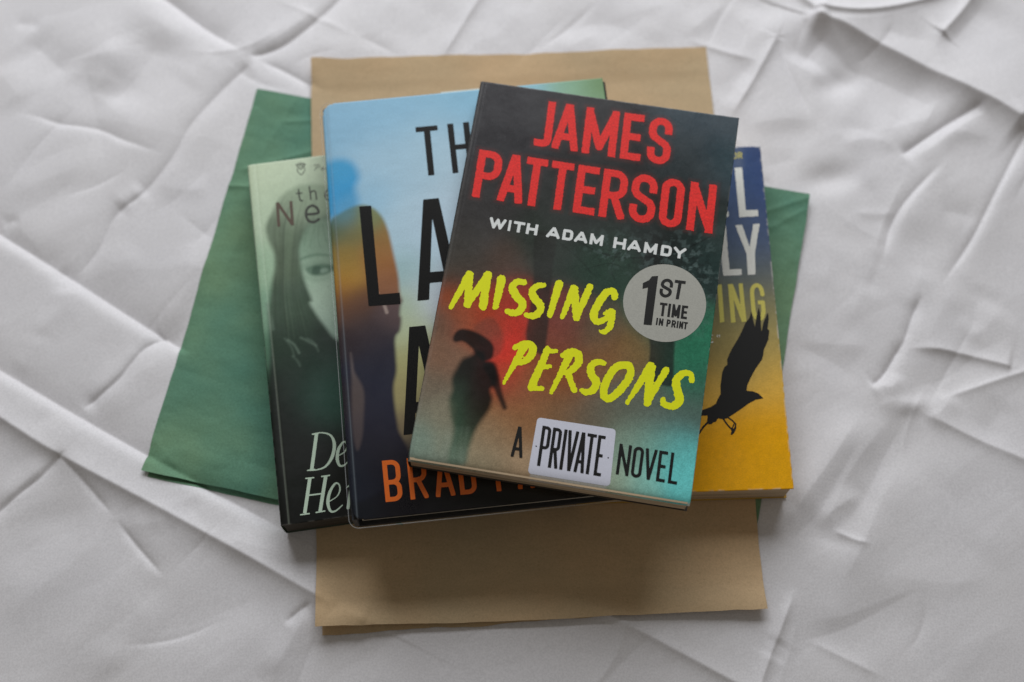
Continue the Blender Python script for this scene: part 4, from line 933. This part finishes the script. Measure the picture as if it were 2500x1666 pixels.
rag = lambda U, V: .28 * fbm(U / .7, V / .7, 161, 3) + .25
printed('author_lettering', kb, lambda U, V: row_sdf(U, V, *kb.pts(C1, [(918, 538), (1788, 670), (958, 245)]), JS, 27.5 * .3827 * kb.k()) + rag(U, V) - .1, *bounds(kb.pts(C1, [(900, 230), (1830, 370), (900, 560), (1830, 690)]), 1), red_ink, kc)
printed('author_lettering', kb, lambda U, V: row_sdf(U, V, *kb.pts(C1, [(525, 865), (2062, 1105), (575, 560)]), PS, 27.5 * .3827 * kb.k()) + rag(U, V) - .1, *bounds(kb.pts(C1, [(500, 540), (2110, 780), (500, 890), (2080, 1130)]), 1), red_ink, kc)
pure_white = flat_mat('white print', (.80, .83, .82), .4, .4, .04)
WS = [('W', 645, 752), ('I', 768, 784), ('T', 800, 872), ('H', 884, 956), ('A', 1014, 1100), ('D', 1116, 1182), ('A', 1192, 1276), ('M', 1290, 1374), ('H', 1440, 1518), ('A', 1530, 1616), ('M', 1634, 1716), ('D', 1740, 1808), ('Y', 1818, 1898)]
printed('coauthor_lettering', kb, lambda U, V: row_sdf(U, V, *kb.pts(C1, [(632, 1062), (1888, 1266), (645, 994)]), WS, 9.8 * .3827 * kb.k()), *bounds(kb.pts(C1, [(620, 980), (1920, 1290), (620, 1100), (1920, 1180)]), .5), pure_white, kc, step=.2)
acid = flat_mat('acid yellow brush lettering', ink(222, 226, 0), .45, .3, .05)
br, b2 = 24, 22
strokes('title_lettering', kb, C2, [([(364, 362), (472, 172)], [14, 26]), ([(472, 172), (462, 348)], [26, 22]), ([(462, 345), (582, 172)], [20, 24]), ([(578, 175), (552, 360)], [26, 24]), ([(662, 198), (626, 362)], [27, 18]),
                                    ([(795, 216), (752, 214), (726, 250), (752, 300), (785, 340), (770, 385), (730, 398), (694, 388)], [18, 20, 24, 26, 24, 22, 22, 16]), ([(908, 234), (868, 240), (842, 272), (862, 318), (890, 352), (882, 395), (845, 415), (806, 408)], [16, 18, 22, 25, 24, 22, 22, 14]),
                                    ([(1000, 228), (946, 410)], [26, 18]), ([(1020, 422), (1088, 252)], [14, 24]), ([(1088, 255), (1104, 425)], [25, 22]), ([(1104, 425), (1182, 244)], [18, 22]),
                                    ([(1328, 306), (1322, 272), (1278, 278), (1228, 350), (1204, 410), (1222, 448), (1262, 440), (1308, 402)], [20, 20, 22, 24, 24, 20, 17, 14]), ([(1272, 398), (1318, 388), (1302, 470), (1270, 508), (1242, 504)], [13, 16, 20, 16, 9])], acid, kc, rough=.5)
strokes('title_lettering', kb, C2, [([(676, 808), (798, 592)], [10, 26]), ([(740, 602), (800, 578), (842, 592), (840, 640), (800, 680), (752, 696)], [16, 20, 24, 25, 20, 13]), ([(932, 606), (905, 680), (860, 780), (838, 832)], [17, 22, 24, 24]), ([(925, 624), (982, 622)], [16, 13]), ([(900, 718), (945, 712)], [16, 13]), ([(836, 840), (902, 842)], [19, 14]),
                                    ([(956, 862), (1062, 648)], [12, 25]), ([(1022, 648), (1070, 624), (1112, 640), (1114, 690), (1080, 730), (1040, 752)], [16, 20, 24, 24, 20, 13]), ([(1050, 750), (1090, 850)], [20, 17]),
                                    ([(1262, 692), (1222, 686), (1190, 712), (1192, 760), (1218, 800), (1204, 848), (1164, 864), (1132, 852)], [17, 19, 22, 24, 24, 22, 19, 13]), ([(1392, 706), (1330, 722), (1276, 806), (1264, 878), (1296, 902), (1360, 852), (1416, 772), (1418, 716)], 23, 'c'),
                                    ([(1402, 926), (1540, 712)], [12, 26]), ([(1542, 715), (1520, 928)], [27, 22]), ([(1520, 925), (1630, 735)], [18, 21]), ([(1782, 796), (1774, 758), (1728, 754), (1690, 800), (1700, 862), (1708, 912), (1672, 946), (1620, 934), (1612, 908)], [16, 18, 21, 24, 26, 26, 22, 20, 16])], acid, kc, rough=.5)
bcn = kb.loc(*C2(1622, 338)); brad = 246 * .4146 * kb.k()
badge_m = flat_mat('grey badge print', ink(166, 166, 158), .35, .5, .08)
badge = printed('round_badge', kb, lambda U, V: np.hypot(U - bcn[0], V - bcn[1]) - brad, bcn - brad - 1, bcn + brad + 1, badge_m, kc, lift=.06)
black_ink = flat_mat('black lettering', ink(34, 33, 32), .4)
oneP = kb.pts(C2, [(1494, 222), (1530, 205), (1548, 182), (1584, 180), (1546, 470), (1498, 466), (1524, 248), (1492, 256)])
def badge_text(U, V):
    D = poly_sdf(U, V, oneP); k = .4146 * kb.k()
    D = np.minimum(D, row_sdf(U, V, *kb.pts(C2, [(1586, 302), (1728, 322), (1606, 192)]), [('S', 1586, 1658), ('T', 1664, 1728)], 9.5 * k))
    D = np.minimum(D, row_sdf(U, V, *kb.pts(C2, [(1586, 414), (1752, 436), (1596, 336)]), [('T', 1578, 1624), ('I', 1630, 1648), ('M', 1656, 1706), ('E', 1714, 1752)], 7.5 * k))
    D = np.minimum(D, row_sdf(U, V, *kb.pts(C2, [(1568, 468), (1754, 496), (1574, 426)]), [('I', 1568, 1580), ('N', 1586, 1612), ('P', 1632, 1656), ('R', 1662, 1688), ('I', 1693, 1703), ('N', 1708, 1732), ('T', 1734, 1758)], 4.6 * k))
    return D
printed('badge_lettering', kb, badge_text, *bounds(kb.pts(C2, [(1480, 170), (1780, 510)]), .6), black_ink, kc, lift=.13, step=.15)
panel_m = flat_mat('pale panel print', ink(204, 206, 220), .4, .4, .05)
pq = kb.pts(C2, [(892, 1036), (1312, 1100), (1280, 1392), (842, 1322)])
printed('series_panel', kb, lambda U, V: poly_sdf(U, V, pq) - 1.8, *bounds(pq, 3), panel_m, kc, lift=.06)
def series_text(U, V):
    k = .4146 * kb.k()
    D = row_sdf(U, V, *kb.pts(C2, [(870, 1296), (1246, 1360), (904, 1060)]), [('P', 870, 926), ('R', 934, 990), ('I', 1000, 1022), ('V', 1026, 1090), ('A', 1086, 1146), ('T', 1140, 1196), ('E', 1204, 1248)], 9.5 * k)
    D = np.minimum(D, row_sdf(U, V, *kb.pts(C2, [(715, 1242), (784, 1252), (736, 1062)]), [('A', 715, 784)], 9 * k))
    D = np.minimum(D, row_sdf(U, V, *kb.pts(C2, [(1334, 1346), (1694, 1408), (1358, 1166)]), [('N', 1334, 1408), ('O', 1420, 1482), ('V', 1490, 1560), ('E', 1570, 1622), ('L', 1640, 1694)], 9 * k))
    for p in kb.pts(C2, [(866, 1182), (1290, 1250)]): D = np.minimum(D, np.hypot(U - p[0], V - p[1]) - .35)
    return D
printed('series_lettering', kb, series_text, *bounds(kb.pts(C2, [(700, 1040), (1720, 1430), (700, 1300), (1720, 1100)]), .5), black_ink, kc, lift=.12, step=.2)
